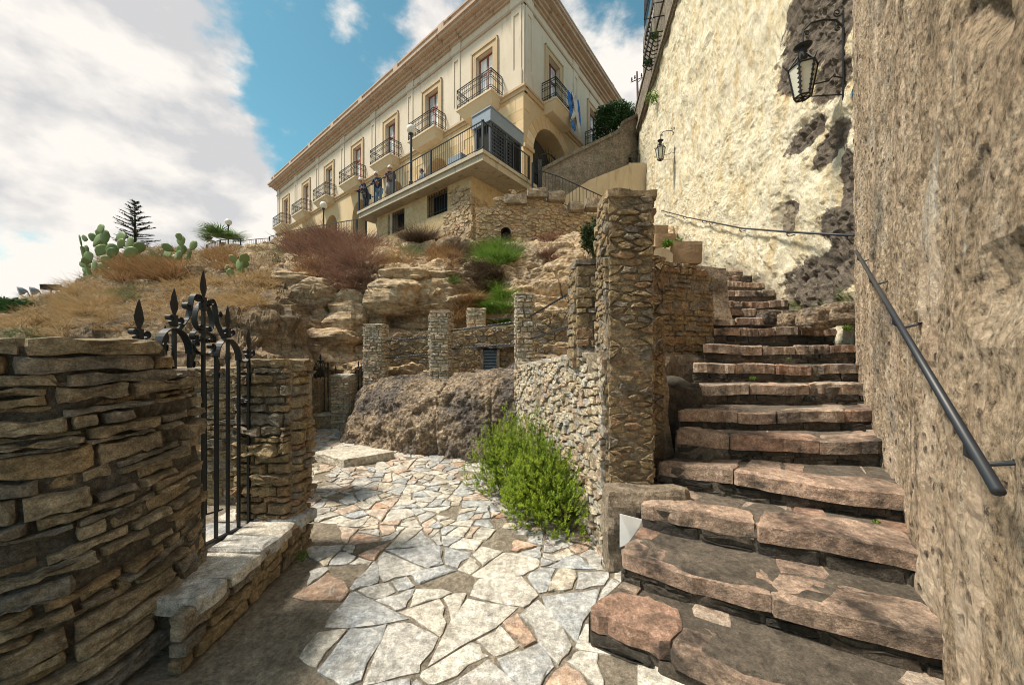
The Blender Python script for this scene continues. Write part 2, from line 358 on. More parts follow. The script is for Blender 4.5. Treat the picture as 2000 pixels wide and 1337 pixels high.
    def leaf(name, cols, rough=.55, trans=.25):
        t = NT(name); r = t.rand(); c = t.ramp(r, [(i/max(1, len(cols)-1), q) for i, q in enumerate(cols)])
        c = t.mix(t.rng(t.noise(2.5, 4, .6), .3, .7, 0, .5), c, cols[0])
        t.done(c, rough, None, .25); t.b.inputs['Subsurface Weight'].default_value = 0
        tr = t.n.new('ShaderNodeBsdfTranslucent'); t.l.new(c, tr.inputs[0]); ms = t.n.new('ShaderNodeMixShader'); ms.inputs[0].default_value = trans
        t.l.new(t.b.outputs[0], ms.inputs[1]); t.l.new(tr.outputs[0], ms.inputs[2]); t.l.new(ms.outputs[0], t.n['Material Output'].inputs[0]); return t.m
    M['rosemary'] = leaf('rosemary leaves', [(.08, .15, .015), (.25, .35, .025), (.44, .50, .06)], trans=.45)
    M['bayleaf'] = leaf('glossy tree leaves', [(.02, .055, .015), (.04, .10, .025), (.07, .14, .04)], .4)
    M['conifer'] = leaf('conifer needles', [(.02, .04, .035), (.035, .06, .052), (.05, .075, .068)])
    M['palm'] = leaf('palm fronds', [(.05, .11, .025), (.12, .20, .04), (.22, .27, .09)])
    M['cypress'] = leaf('dark shrub foliage', [(.015, .03, .01), (.03, .055, .018), (.05, .075, .025)])
    M['weed'] = leaf('fresh green weeds', [(.06, .14, .015), (.13, .24, .03), (.22, .30, .06)], trans=.35)
    M['sage'] = leaf('grey-green herbs', [(.12, .15, .07), (.20, .22, .11), (.28, .27, .14)])
    M['straw'] = leaf('dry straw grass', [(.32, .21, .10), (.46, .32, .16), (.58, .43, .24)], .7)
    M['tawny'] = leaf('tawny dead shrub', [(.20, .11, .05), (.34, .20, .09), (.46, .30, .15)], .7)
    M['russet'] = leaf('russet dead shrub', [(.13, .07, .05), (.23, .125, .085), (.34, .20, .14)], .7)
    M['brownbush'] = leaf('dark brown dead shrub', [(.06, .04, .028), (.12, .08, .05), (.18, .12, .075)], .7)
    M['cactus'] = leaf('prickly pear pads', [(.13, .19, .07), (.21, .27, .11), (.27, .31, .14)], .5, .05)
    M['skin'] = plain('skin', (.45, .25, .18), .6); M['white_hair'] = plain('white hair', (.68, .66, .62), .8); M['dark_hair'] = plain('dark hair', (.03, .022, .018), .7)
    M['navy'] = plain('navy jacket', (.018, .028, .07), .8); M['denim'] = plain('light blue jeans', (.20, .32, .46), .85); M['dark_cloth'] = plain('dark cloth', (.02, .022, .035), .85)
    M['maroon'] = plain('dark patterned coat', (.10, .06, .07), .85); M['grey_cloth'] = plain('grey skirt', (.27, .25, .25), .85); M['steel_cloth'] = plain('grey-blue jacket', (.10, .15, .22), .8)
    t = NT('blue and white banner'); w = t.n.new('ShaderNodeTexCoord'); n = t.noise(4, 3, .5, w.outputs['Object'])
    M['banner_blue'] = t.done(t.ramp(n, [(.4, (.03, .14, .50)), (.6, (.07, .25, .66))]), .8)
    M['banner_white'] = plain('white banner cloth', (.74, .72, .68), .85)
make_materials()

# ------------------------------------------------------------------ stone layouts
def clip_poly(poly, nx, ny, c):
    out = []; n = len(poly)
    for i in range(n):
        a = poly[i]; b = poly[(i+1) % n]; da = a[0]*nx+a[1]*ny-c; db = b[0]*nx+b[1]*ny-c
        if da <= 0: out.append(a)
        if (da < 0 < db) or (db < 0 < da):
            t = da/(da-db); out.append((a[0]+(b[0]-a[0])*t, a[1]+(b[1]-a[1])*t))
    return out
def voronoi(pts, pad=2.0, wts=None):
    A = np.array(pts); res = []
    for i, p in enumerate(pts):
        d = ((A-A[i])**2).sum(1); order = np.argsort(d)[1:19]
        poly = [(p[0]-pad, p[1]-pad), (p[0]+pad, p[1]-pad), (p[0]+pad, p[1]+pad), (p[0]-pad, p[1]+pad)]
        for j in order:
            q = A[j]; nx, ny = q[0]-p[0], q[1]-p[1]; c = (q[0]**2+q[1]**2-p[0]**2-p[1]**2)/2+((wts[i]-wts[j])/2 if wts else 0)
            poly = clip_poly(poly, nx, ny, c)
            if len(poly) < 3: break
        res.append(poly)
    return res
def crack(poly, limit, rng):
    """break a polygon by straight uneven cuts until each piece is small enough: crazy paving"""
    n = len(poly); A = abs(sum(poly[i][0]*poly[(i+1) % n][1]-poly[(i+1) % n][0]*poly[i][1] for i in range(n)))/2
    cx = sum(p[0] for p in poly)/n; cy = sum(p[1] for p in poly)/n
    if A < limit(cx, cy)*rng.choice((.35, .7, 1.0, 1.5, 2.2)): return [poly]
    xx = sum((p[0]-cx)**2 for p in poly); yy = sum((p[1]-cy)**2 for p in poly); xy = sum((p[0]-cx)*(p[1]-cy) for p in poly)
    a = .5*math.atan2(2*xy, xx-yy)+rng.gauss(0, .38); nx, ny = math.cos(a), math.sin(a); r = math.sqrt(A)
    c = nx*(cx+rng.gauss(0, .10)*r)+ny*(cy+rng.gauss(0, .10)*r)
    p, q = clip_poly(poly, nx, ny, c), clip_poly(poly, -nx, -ny, -c)
    return [s for k in (p, q) if len(k) >= 3 for s in crack(k, limit, rng)]
def scatter(w, h, dens_fn, rng, tries=30000):
    """seeds with a spacing that may vary over the patch"""
    pts = []; cell = {}
    for _ in range(tries):
        x, y = rng.random()*w, rng.random()*h; r = dens_fn(x, y); k = (int(x/.3), int(y/.3)); ok = True
        for a in range(-2, 3):
            for b in range(-2, 3):
                for (px, py) in cell.get((k[0]+a, k[1]+b), ()):
                    if (px-x)**2+(py-y)**2 < r*r: ok = False; break
                if not ok: break
            if not ok: break
        if ok: pts.append((x, y)); cell.setdefault(k, []).append((x, y))
    return pts
def shape_poly(poly, gap, rng, rough=.12, sub=2):
    """shrink a cell by the joint and break its edges up"""
    n = len(poly); cx = sum(p[0] for p in poly)/n; cy = sum(p[1] for p in poly)/n
    inner = []
    for (x, y) in poly:
        d = math.hypot(x-cx, y-cy)
        k = max(.25, 1-gap*1.25/max(d, 1e-6)); inner.append((cx+(x-cx)*k, cy+(y-cy)*k))
    out = []
    for i in range(n):
        a = inner[i]; b = inner[(i+1) % n]; L = math.hypot(b[0]-a[0], b[1]-a[1])
        if L < gap*.8: out.append(((a[0]+b[0])/2, (a[1]+b[1])/2)); continue
        m = max(1, min(sub, int(L/max(gap*2.5, .03))))
        for q in range(m):
            t = (q+.12)/m if q == 0 else q/m
            j = rough*min(L, .25)*.5
            out.append((a[0]+(b[0]-a[0])*t+rng.uniform(-j, j)*(0.6 if q == 0 else 1), a[1]+(b[1]-a[1])*t+rng.uniform(-j, j)*(0.6 if q == 0 else 1)))
    return out if len(out) >= 3 else inner
def stone_mesh(poly, F, h, rng, sink=.03, dome=.25):
    """a stone standing h proud of the face F(s,t,d)"""
    n = len(poly); cx = sum(p[0] for p in poly)/n; cy = sum(p[1] for p in poly)/n
    tilt = (rng.uniform(-.25, .25), rng.uniform(-.25, .25)); V = []
    rr = max(math.hypot(p[0]-cx, p[1]-cy) for p in poly)
    def lift(x, y): return h*(1+tilt[0]*(x-cx)/rr+tilt[1]*(y-cy)/rr)
    for (x, y) in poly: V.append(F(x, y, -sink))
    for (x, y) in poly: V.append(F(x, y, lift(x, y)*rng.uniform(.45, .8)))
    R = 2
    for lo, hi in (((.80, .95),) if n < 7 or h < .012 else ((.84, .96), (.45, .66))):
        for (x, y) in poly:
            k = rng.uniform(lo, hi); x2, y2 = cx+(x-cx)*k, cy+(y-cy)*k; V.append(F(x2, y2, lift(x2, y2)*rng.uniform(.85, 1.15+dome*.5)))
        R += 1
    ox, oy = cx+rng.uniform(-.2, .2)*rr, cy+rng.uniform(-.1, .1)*rr*.5
    V.append(F(ox, oy, h*(1+dome*rng.uniform(-.4, 1))))
    f = []
    for r in range(R-1):
        for i in range(n): j = (i+1) % n; f.append((r*n+i, r*n+j, (r+1)*n+j, (r+1)*n+i))
    for i in range(n): f.append(((R-1)*n+i, (R-1)*n+(i+1) % n, R*n))
    return V, f
def courses(w, h, hmin, hmax, lmin, lmax, rng, tilt=0.0, wav=.0):
    """layered masonry: rows of uneven height, each cut into uneven lengths"""
    res = []; z = 0.0; ph = rng.random()*9
    while z < h-.012:
        ch = rng.uniform(hmin, hmax)
        if h-z-ch < hmin*.6: ch = h-z
        x = -rng.uniform(0, lmin)
        while x < w:
            L = rng.uniform(lmin, lmax)*(.6+.8*min(1, ch/hmax)); x1 = x+L
            if rng.random() < .22 and ch > hmin*1.5:
                parts = [(0, .5), (.5, 1)]
            else: parts = [(0, 1)]
            for (p, q) in parts:
                a, b = max(0, x), min(w, x1)
                if b-a > .02:
                    j = lambda: rng.uniform(-.10, .10)*ch
                    y0, y1 = z+p*ch, z+q*ch; o = lambda xx: wav*math.sin(xx*2.3+ph+z*2)+tilt*(xx-w/2)
                    res.append([(a, y0+j()+o(a)), ((a+b)/2, y0+j()+o((a+b)/2)), (b, y0+j()+o(b)), (b, y1+j()+o(b)), ((a+b)/2+rng.uniform(-.2, .2)*(b-a), y1+j()+o((a+b)/2)), (a, y1+j()+o(a))])
            x = x1
        z += ch
    return res
def lay_stones(parent, polys, F, mat, rng, gap=.012, h=(.015, .04), name='stone', limit=300, keep=None, rough=.12, sub=2, dome=.25, sink=.03, infill='small_stones', weight=None):
    items = []
    for poly in polys:
        if len(poly) < 3: continue
        cx = sum(p[0] for p in poly)/len(poly); cy = sum(p[1] for p in poly)/len(poly)
        if keep and not keep(cx, cy): continue
        q = shape_poly(poly, gap, rng, rough, sub)
        area = abs(sum(q[i][0]*q[(i+1) % len(q)][1]-q[(i+1) % len(q)][0]*q[i][1] for i in range(len(q))))/2
        c = F(cx, cy, 0); dist = max(.6, (c-Vector((0, 0, EYE))).length)
        items.append((area/dist**2, q))
    items.sort(key=lambda a: -a[0]); rest = MB(); objs = []
    for k, (a, q) in enumerate(items):
        V, f = stone_mesh(q, F, rng.uniform(*h), rng, sink, dome)
        if k < limit: objs.append(link_mesh(name, V, f, mat, parent))
        else: rest.add(V, f)
    if rest.v: tag(rest.build(infill, mat, parent), kind='stuff')
    return objs
def plane_F(O, U, V, N):
    O, U, V, N = Vector(O), Vector(U).normalized(), Vector(V).normalized(), Vector(N).normalized()
    return lambda s, t, d: O+U*s+V*t+N*d
def path_F(pts, z0=0.0, batter=0.0):
    """vertical face over a plan curve; the outward side is to the right of travel"""
    pts = [Vector((p[0], p[1], 0)) for p in pts]; L = [0]
    for a, b in zip(pts, pts[1:]): L.append(L[-1]+(b-a).length)
    def at(s):
        s = min(max(s, 0), L[-1]-1e-6)
        for i in range(len(pts)-1):
            if s <= L[i+1]: t = (s-L[i])/(L[i+1]-L[i]); return pts[i]+(pts[i+1]-pts[i])*t
        return pts[-1]
    def F(s, t, d):
        p = at(s); q = at(s+.05)-at(s-.05); q = q.normalized() if q.length > 1e-6 else Vector((1, 0, 0)); n = Vector((q.y, -q.x, 0))
        return Vector((p.x, p.y, z0+t))+n*(d-batter*t)
    F.length = L[-1]; return F
def sheet(parent, F, w, h, nx, ny, mat, name, amp=.02, freq=4, seed=0, kind=None, top=None):
    """a rough backing face"""
    V = []; f = []
    for j in range(ny+1):
        for i in range(nx+1):
            s = w*i/nx; t = (top(s) if top else h)*j/ny; p = F(s, t, 0); V.append(p)
    A = np.array([tuple(p) for p in V]); dd = fbm(A*freq+seed, 3)*amp
    V = [F(w*i/nx, (top(w*i/nx) if top else h)*j/ny, float(dd[j*(nx+1)+i])) for j in range(ny+1) for i in range(nx+1)]
    for j in range(ny):
        for i in range(nx): a = j*(nx+1)+i; f.append((a, a+1, a+nx+2, a+nx+1))
    o = link_mesh(name, V, f, mat, parent, smooth=False)
    if kind: o['kind'] = kind
    return o
def rough_box(x0, x1, y0, y1, z0, z1, amp, seed, step=.08):
    """a closed box with worn, uneven faces"""
    mb = MB(); lo = np.array([x0, y0, z0]); hi = np.array([x1, y1, z1]); key = {}
    n = [max(1, int(round((hi[i]-lo[i])/step))) for i in range(3)]
    V = []; Fs = []
    def vid(i, j, k):
        q = (i, j, k)
        if q not in key: key[q] = len(V); V.append(lo+(hi-lo)*np.array([i/n[0], j/n[1], k/n[2]]))
        return key[q]
    for a in range(3):
        b, c = (a+1) % 3, (a+2) % 3
        for side in (0, n[a]):
            for i in range(n[b]):
                for j in range(n[c]):
                    q = []
                    for (p, r) in ((0, 0), (1, 0), (1, 1), (0, 1)):
                        idx = [0, 0, 0]; idx[a] = side; idx[b] = i+p; idx[c] = j+r; q.append(vid(*idx))
                    Fs.append(tuple(q) if side else tuple(q[::-1]))
    V = np.array(V); ctr = (lo+hi)/2; out = np.sign(V-ctr)*(np.abs(V-ctr) > (hi-lo)/2-1e-6)
    nn = fbm(V*5+seed, 3); V = V+out*(nn[:, None]*amp-amp*.4*(np.abs(out).sum(1)[:, None]-1))
    return V, Fs

# ------------------------------------------------------------------ ground and paving
X1, Y1, Z1 = Vector((1, 0, 0)), Vector((0, 1, 0)), Vector((0, 0, 1))
tag(link_mesh('ground', [(-400, -400, -.06), (400, -400, -.06), (400, 400, -.06), (-400, 400, -.06)], [(0, 1, 2, 3)], M['earth']), kind='structure')

def wall_x(y): return .72-.25*(y-2.75)            # left face of the terrace wall
def build_paving():
    rng = random.Random(5)
    nx, ny = 90, 105; V = []; F_ = []
    for j in range(ny+1):
        for i in range(nx+1): V.append((-5+9*i/nx, -1+10.5*j/ny, 0))
    V = np.array(V); und = lambda p: fbm(p*np.array([1, 1, 0])*.9, 2)*.014
    V[:, 2] = und(V)+fbm(V*9, 3)*.006
    for j in range(ny):
        for i in range(nx): a = j*(nx+1)+i; F_.append((a, a+1, a+nx+2, a+nx+1))
    pav = tag(link_mesh('paving', V, F_, M['bed'], smooth=True, origin=(0, 0, 0)), kind='structure')
    def dens(x, y):
        X, Y = x-4.6, y+.2
        big = .30 if Y < 2.4 else (.21 if Y < 3.2 else .15)
        return big*rng.choice((.38, .6, .95, 1.4, 1.95))
    lim = lambda x, y: (.115 if y+.2 < 2.3 else (.058 if y+.2 < 3.1 else .030))
    polys = [s for q in voronoi(scatter(6.6, 8.4, lambda x, y: .62, rng, 6000), 1.2) for s in crack(q, lim, rng)]
    def keep(x, y):
        X, Y = x-4.6, y+.2
        if Y < .3 or X > 2.2: return False
        if X < -1.55 and Y < 3.25: return False
        if X < -.62*Y: return False
        if X > wall_x(Y)+.05 and Y > 2.6: return False
        if X > .62+.82*Y-.2: return False
        if X < -1.05 and Y < 2.75 and rng.random() < .28: return False
        if Y > 7.7: return False
        if rng.random() < .05: return False
        if -2.75 < X < -1.85 and 4.95 < Y < 5.5: return False
        if Y > 5.45-.28*min(0, X+0.3) + (1.2 if X < -2.7 else 0): return False
        return True
    def F(s, t, d):
        X, Y = s-4.6, t+.2
        z = float(und(np.array([[X, Y, 0]]))[0]) if d > -1 else 0
        return Vector((X, Y, z+.003+d))
    lay_stones(pav, polys, F, M['paving'], rng, gap=.009, h=(.004, .015), name='paving_stone', limit=300, keep=keep, rough=.16, sub=3, dome=.12, sink=.02, infill='far_paving_stones')
build_paving()

# ------------------------------------------------------------------ lofted rock
class Loft:
    """rock face through columns of (row, distance) points, roughened along its normals"""
    def __init__(s, name, cols, nu, nv, mat, amp=.3, freq=(.5, .5, 2.2), fine=.05, seed=0, parent=None):
        us = [c[0] for c in cols]; C = []
        for u, prof in cols:
            p = np.array([tuple(P(u, v, Y)) for v, Y in prof]); L = np.r_[0, np.cumsum(np.linalg.norm(np.diff(p, axis=0), axis=1))]; L /= L[-1]
            q = np.linspace(0, 1, nv); C.append(np.stack([np.interp(q, L, p[:, k]) for k in range(3)], 1))
        C = np.array(C); uu = np.linspace(us[0], us[-1], nu); A = np.zeros((nu, nv, 3))
        for i, u in enumerate(uu):
            k = min(max(np.searchsorted(us, u)-1, 0), len(us)-2); t = (u-us[k])/(us[k+1]-us[k]); t = t*t*(3-2*t)*.6+t*.4
            A[i] = C[k]*(1-t)+C[k+1]*t
        du = np.gradient(A, axis=0); dv = np.gradient(A, axis=1); N = np.cross(du, dv); N /= np.linalg.norm(N, axis=2)[..., None]+1e-9
        if N[nu//2, nv//2] @ np.array([0, -1, .3]) < 0: N = -N
        q = A*np.array(freq)+seed
        st = fbm(q, 5); ledge = np.abs(vnoise(A*np.array([.35, .35, 3.4])+seed+5)); crack = np.abs(vnoise(A*np.array([1.3, 1.3, .35])+seed+9))
        big = fbm(A*.45+seed+3, 3)
        d = amp*(.9*st+.9*(ledge-.35)-.55*np.exp(-(crack/.05)**2)+.7*big)+fine*fbm(A*5+seed, 3)
        edge = np.minimum(1, np.minimum(np.arange(nu), np.arange(nu)[::-1])/6.0)[:, None]
        A = A+N*(d*edge)[..., None]
        s.A = A; s.flat = A.reshape(-1, 3); s.N = N.reshape(-1, 3)
        s.px = 1000+FPX*s.flat[:, 0]/s.flat[:, 1]; s.py = HOR-FPX*(s.flat[:, 2]-EYE)/s.flat[:, 1]
        f = [(i*nv+j, (i+1)*nv+j, (i+1)*nv+j+1, i*nv+j+1) for i in range(nu-1) for j in range(nv-1)]
        s.o = link_mesh(name, s.flat, f, mat, parent)
    def on(s, u, v):
        k = int(np.argmin((s.px-u)**2+(s.py-v)**2)); return Vector(s.flat[k])
HILL = Loft('hillside', [
    (-420, [(820, 3.6), (700, 4.6), (640, 6.5), (615, 9), (610, 14)]),
    (-100, [(820, 3.4), (700, 4.4), (650, 5.6), (618, 8), (610, 12)]),
    (40, [(820, 3.4), (700, 4.4), (650, 5.4), (612, 7.5), (600, 10)]),
    (130, [(820, 3.5), (700, 4.5), (640, 5.6), (585, 7.6), (570, 9)]),
    (220, [(820, 3.7), (700, 4.7), (610, 6.3), (545, 8.4), (515, 10), (508, 12)]),
    (350, [(840, 4.0), (700, 5.0), (620, 6.2), (560, 8.0), (505, 10), (488, 13)]),
    (460, [(860, 4.3), (710, 5.3), (625, 6.0), (572, 7.4), (512, 10), (486, 14)]),
    (530, [(860, 5.6), (720, 5.9), (640, 6.1), (588, 6.5), (560, 8.2), (505, 10.6), (480, 17)]),
    (560, [(862, 5.9), (735, 6.05), (660, 6.2), (600, 6.6), (566, 8.2), (520, 10.2), (500, 13)]),
    (612, [(865, 6.3), (738, 6.3), (728, 6.4), (722, 6.7), (715, 7.2), (706, 8), (700, 9)])], 330, 190, M['slope'], amp=.16, freq=(.8, .8, 3.0), fine=.06, seed=4)
tag(HILL.o, kind='structure')
CLIFF = Loft('cliff', [
    (360, [(800, 9), (640, 9.5), (560, 10.5), (530, 14), (520, 24)]),
    (470, [(800, 8.6), (600, 9.2), (520, 10.4), (496, 14), (488, 24)]),
    (560, [(850, 8.3), (720, 8.6), (620, 9.0), (545, 9.3), (510, 9.9), (490, 13), (470, 22)]),
    (650, [(850, 8.0), (720, 8.4), (640, 8.8), (560, 9.2), (508, 9.9), (475, 14.5), (455, 19.5)]),
    (720, [(800, 7.8), (700, 8.3), (640, 8.9), (560, 9.1), (515, 9.7), (485, 12.5), (468, 16.5)]),
    (800, [(790, 7.7), (640, 8.8), (590, 9.4), (545, 9.1), (515, 9.8), (488, 12), (470, 15)]),
    (880, [(790, 7.7), (640, 8.8), (570, 9.2), (530, 9.5), (500, 10.8), (478, 13.2)]),
    (950, [(780, 7.7), (630, 9.2), (560, 9.9), (515, 10.2), (495, 11.2), (484, 12.9)]),
    (1010, [(760, 7.6), (620, 8.6), (540, 9.5), (500, 10.4), (484, 11.8), (480, 12.6)]),
    (1100, [(760, 7.2), (620, 8.3), (520, 9.6), (490, 10.6), (474, 11.8), (470, 12.6)]),
    (1190, [(760, 7.0), (600, 8.4), (500, 10), (470, 11.5), (464, 12.6)]),
    (1320, [(760, 7.0), (600, 8.4), (500, 10), (466, 11.5), (460, 12.6)])], 460, 210, M['cliff'], amp=.30, freq=(.55, .55, 2.4), fine=.05, seed=21)
tag(CLIFF.o, kind='structure')

def boulder(c, r, seed, parent, mat=None, name='boulder', flat=1.0):
    """a weathered ledge block, layered and undercut"""
    nu, nv = 72, 44; V = []; f = []
    for j in range(nv+1):
        th = math.pi*j/nv
        for i in range(nu):
            ph = 2*math.pi*i/nu; d = np.array([math.sin(th)*math.cos(ph), math.sin(th)*math.sin(ph), math.cos(th)])
            d = np.sign(d)*np.abs(d)**.5; V.append(d)
    V = np.array(V)*np.array(r); W_ = V+np.array(c)
    k = fbm(W_*np.array([1.0, 1.0, 3])+seed, 5)*.22+np.abs(vnoise(W_*np.array([.6, .6, 6.5])+seed))*.14+np.abs(vnoise(W_*np.array([2.3, 2.3, .8])+seed))*.16-.12
    V = V*(1+k)[:, None]*np.array([1, 1, flat])+np.array(c)
    for j in range(nv):
        for i in range(nu): f.append((j*nu+i, j*nu+(i+1) % nu, (j+1)*nu+(i+1) % nu, (j+1)*nu+i))
    return link_mesh(name, V, f, mat or M['boulder'], parent)
for (u, v, Y, ru, rv, ry, sd) in ((778, 586, 9.1, 50, 34, .6, 1), (862, 584, 9.45, 36, 36, .5, 2), (742, 608, 9.15, 24, 26, .45, 8), (612, 606, 9.25, 44, 50, .5, 3), (690, 612, 9.2, 44, 46, .5, 4),
                              (800, 546, 9.6, 46, 13, .7, 5), (868, 548, 9.7, 38, 12, .6, 6), (640, 690, 8.75, 60, 40, .4, 7), (590, 560, 9.5, 50, 22, .6, 9)):
    boulder(P(u, v, Y), (ru/FPX*Y, ry, rv/FPX*Y), sd*7.3, CLIFF.o, M['cliff'])

# conglomerate bank that carries the terrace posts
BANK = Loft('rock_bank', [
    (664, [(870, 6.1), (862, 6.2), (852, 6.35), (846, 6.6), (842, 7.0)]),
    (690, [(876, 5.9), (848, 6.0), (815, 6.2), (800, 6.5), (795, 7.2)]),
    (718, [(880, 5.75), (830, 5.9), (772, 6.2), (748, 6.7), (740, 7.6)]),
    (790, [(888, 5.5), (830, 5.58), (770, 5.72), (742, 6.1), (734, 7.6)]),
    (870, [(895, 5.3), (830, 5.37), (770, 5.5), (740, 5.9), (730, 7.6)]),
    (950, [(902, 5.12), (830, 5.18), (760, 5.32), (730, 5.7), (722, 7.6)]),
    (1040, [(906, 5.05), (830, 5.1), (760, 5.3), (724, 5.8), (716, 7.6)])], 260, 140, M['conglomerate'], amp=.05, freq=(2.6, 2.6, 2.6), fine=.06, seed=33)
tag(BANK.o, kind='structure')

# ------------------------------------------------------------------ tall walls on the right
def grid_wall(name, O, U, ss, zs, disp, mat, attrs=None, label=None, cat=None, N=None, parent=None):
    O, U = Vector(O), Vector(U).normalized(); N = Vector(N).normalized()
    S, Zg = np.meshgrid(np.array(ss), np.array(zs), indexing='ij'); base = np.array(O)[None, None]+S[..., None]*np.array(U)+Zg[..., None]*np.array([0, 0, 1.])
    px = 1000+FPX*base[..., 0]/np.maximum(base[..., 1], .2); py = HOR-FPX*(base[..., 2]-EYE)/np.maximum(base[..., 1], .2)
    d, at = disp(base, px, py); A = base+d[..., None]*np.array(N); nu, nv = S.shape
    f = [(i*nv+j, (i+1)*nv+j, (i+1)*nv+j+1, i*nv+j+1) for i in range(nu-1) for j in range(nv-1)]
    o = link_mesh(name, A.reshape(-1, 3), f, mat, parent, origin=tuple(O) if parent is None else None)
    for k, q in at.items():
        a = o.data.attributes.new(k, 'FLOAT', 'POINT'); a.data.foreach_set('value', q.reshape(-1).astype(np.float32))
    if label: tag(o, label, cat)
    return o
CORNER = Vector((4.4, 4.6, 0))
CU = Vector((.17, 1, 0)).normalized(); CN = Vector((-1, .17, 0)).normalized()
NU = Vector((-.82, -1, 0)).normalized(); NN = Vector((-1, .82, 0)).normalized()
def ell(px, py, L):
    m = np.zeros_like(px)
    for (u, v, a, b, ang) in L:
        c, s = math.cos(math.radians(ang)), math.sin(math.radians(ang)); x = px-u; y = py-v
        m = np.maximum(m, 1.25-np.sqrt(((x*c+y*s)/a)**2+((-x*s+y*c)/b)**2)*.75)
    return np.clip(m, 0, 1)
def disp_plaster(B, px, py):
    bare = ell(px, py, [(1600, 40, 62, 110, 25), (1545, 150, 26, 38, 20), (1625, 150, 34, 60, 30), (1575, 262, 56, 17, -47), (1622, 280, 62, 20, -55), (1652, 380, 14, 110, 0), (1632, 440, 38, 34, -30),
                        (1600, 540, 70, 44, -25), (1640, 500, 30, 60, 0), (1545, 405, 17, 12, 40), (1540, 430, 14, 26, 10), (1590, 600, 70, 30, 0)])
    moss = ell(px, py, [(1610, 612, 50, 26, 0), (1640, 600, 26, 40, 0), (1545, 605, 22, 22, 0)])*.9
    stain = ell(px, py, [(1480, 590, 60, 60, 20), (1430, 545, 40, 40, 40), (1360, 500, 60, 22, 40), (1535, 425, 25, 30, 0), (1510, 640, 90, 40, 0)])
    stain = np.maximum(stain, np.clip((B[..., 2]-12.2)/1.5, 0, 1)*.7)
    d = .05*fbm(B*1.1, 3)+.022*fbm(B*4.5+3, 3)+.012*fbm(B*14, 2)-bare*.05+bare*.04*fbm(B*11+7, 3)
    base = np.clip((640-py)/-60, 0, 1)*(px < 1700)
    return d, {'bare': bare, 'moss': moss, 'stain': stain}
def spaced(brk):
    r = []
    for a, b, st in brk: r += list(np.arange(a, b, st))
    return r+[brk[-1][1]]
plaster = grid_wall('plaster_wall', CORNER-Vector((0, 0, .1)), CU, spaced([(0, 3, .03), (3, 8, .07), (8, 17.2, .16)]), spaced([(0, 7, .045), (7, 13.6, .10)]), disp_plaster, M['plaster'],
                    label='tall cream plaster wall with flaking patches carrying the iron lanterns', cat='wall', N=CN)
def disp_render(B, px, py):
    st = B*np.array([1.3, 1.3, .30]); d = .030*fbm(st, 4)+.008*fbm(B*6, 3)
    pit = vnoise(B*np.array([14, 14, 8])+2); d -= np.clip(pit-.4, 0, 1)*.035; d += .006*fbm(B*18, 2)
    hole = ell(px, py, [(1925, 35, 40, 50, 0), (1965, 560, 60, 110, 8)]); d -= np.clip(hole-.45, 0, 1)*.10
    d += np.clip(np.abs(vnoise(B*np.array([2.2, 2.2, .25])+4))-.0, 0, 1)*.022
    return d, {}
grid_wall('rendered_wall', CORNER-Vector((0, 0, .1)), NU, spaced([(-.26, 4.6, .028), (4.6, 6.6, .1)]), spaced([(0, 5.2, .03), (5.2, 9, .08), (9, 15, .5)]), disp_render, M['render'],
          label='rough brown eroded wall beside the stairs carrying the thick sloping handrail', cat='wall', N=NN)
# moulding and parapet over the plaster wall
mb = MB(); L = 17.1
mb.frame_box(CORNER, CU, CN, Z1, 0, L, -.5, .10, 13.5, 13.62); mb.frame_box(CORNER, CU, CN, Z1, 0, L, -.5, .17, 13.62, 13.80); mb.build('moulding', M['grey_render'], plaster)
mb = MB(); mb.frame_box(CORNER, CU, CN, Z1, 0, L, -.6, .02, 13.80, 15.4); mb.frame_box(CORNER, CU, CN, Z1, -.02, L+.03, -.62, .07, 15.4, 15.55); mb.build('parapet', M['grey_render'], plaster)
mb = MB(); mb.frame_box(CORNER, CU, CN, Z1, L-.08, L, -3, -.1, -.1, 13.5); mb.build('end_wall', M['cream_render'], plaster)

# ------------------------------------------------------------------ staircase
STEPS = [  # left end, right end, level
    ((.42, 1.965), (1.66, 1.25), .17), ((.68, 2.23), (1.90, 1.56), .35), ((.91, 2.55), (2.17, 1.91), .52), ((1.17, 2.88), (2.47, 2.25), .70),
    ((1.38, 3.03), (2.93, 2.82), .89), ((1.52, 3.27), (3.24, 3.2), 1.05), ((1.86, 3.68), (3.63, 3.68), 1.245), ((2.04, 4.05), (4.0, 4.1), 1.435),
    ((2.38, 4.45), (4.32, 4.5), 1.655), ((2.72, 4.86), (4.46, 4.95), 1.90), ((2.95, 5.3), (4.55, 5.35), 2.06), ((3.15, 5.65), (4.6, 5.7), 2.25),
    ((3.33, 6.0), (4.65, 6.05), 2.42), ((3.55, 6.4), (4.72, 6.45), 2.66), ((3.75, 6.8), (4.8, 6.85), 2.90), ((3.95, 7.2), (4.86, 7.25), 3.10), ((4.1, 7.6), (4.95, 7.65), 3.3)]
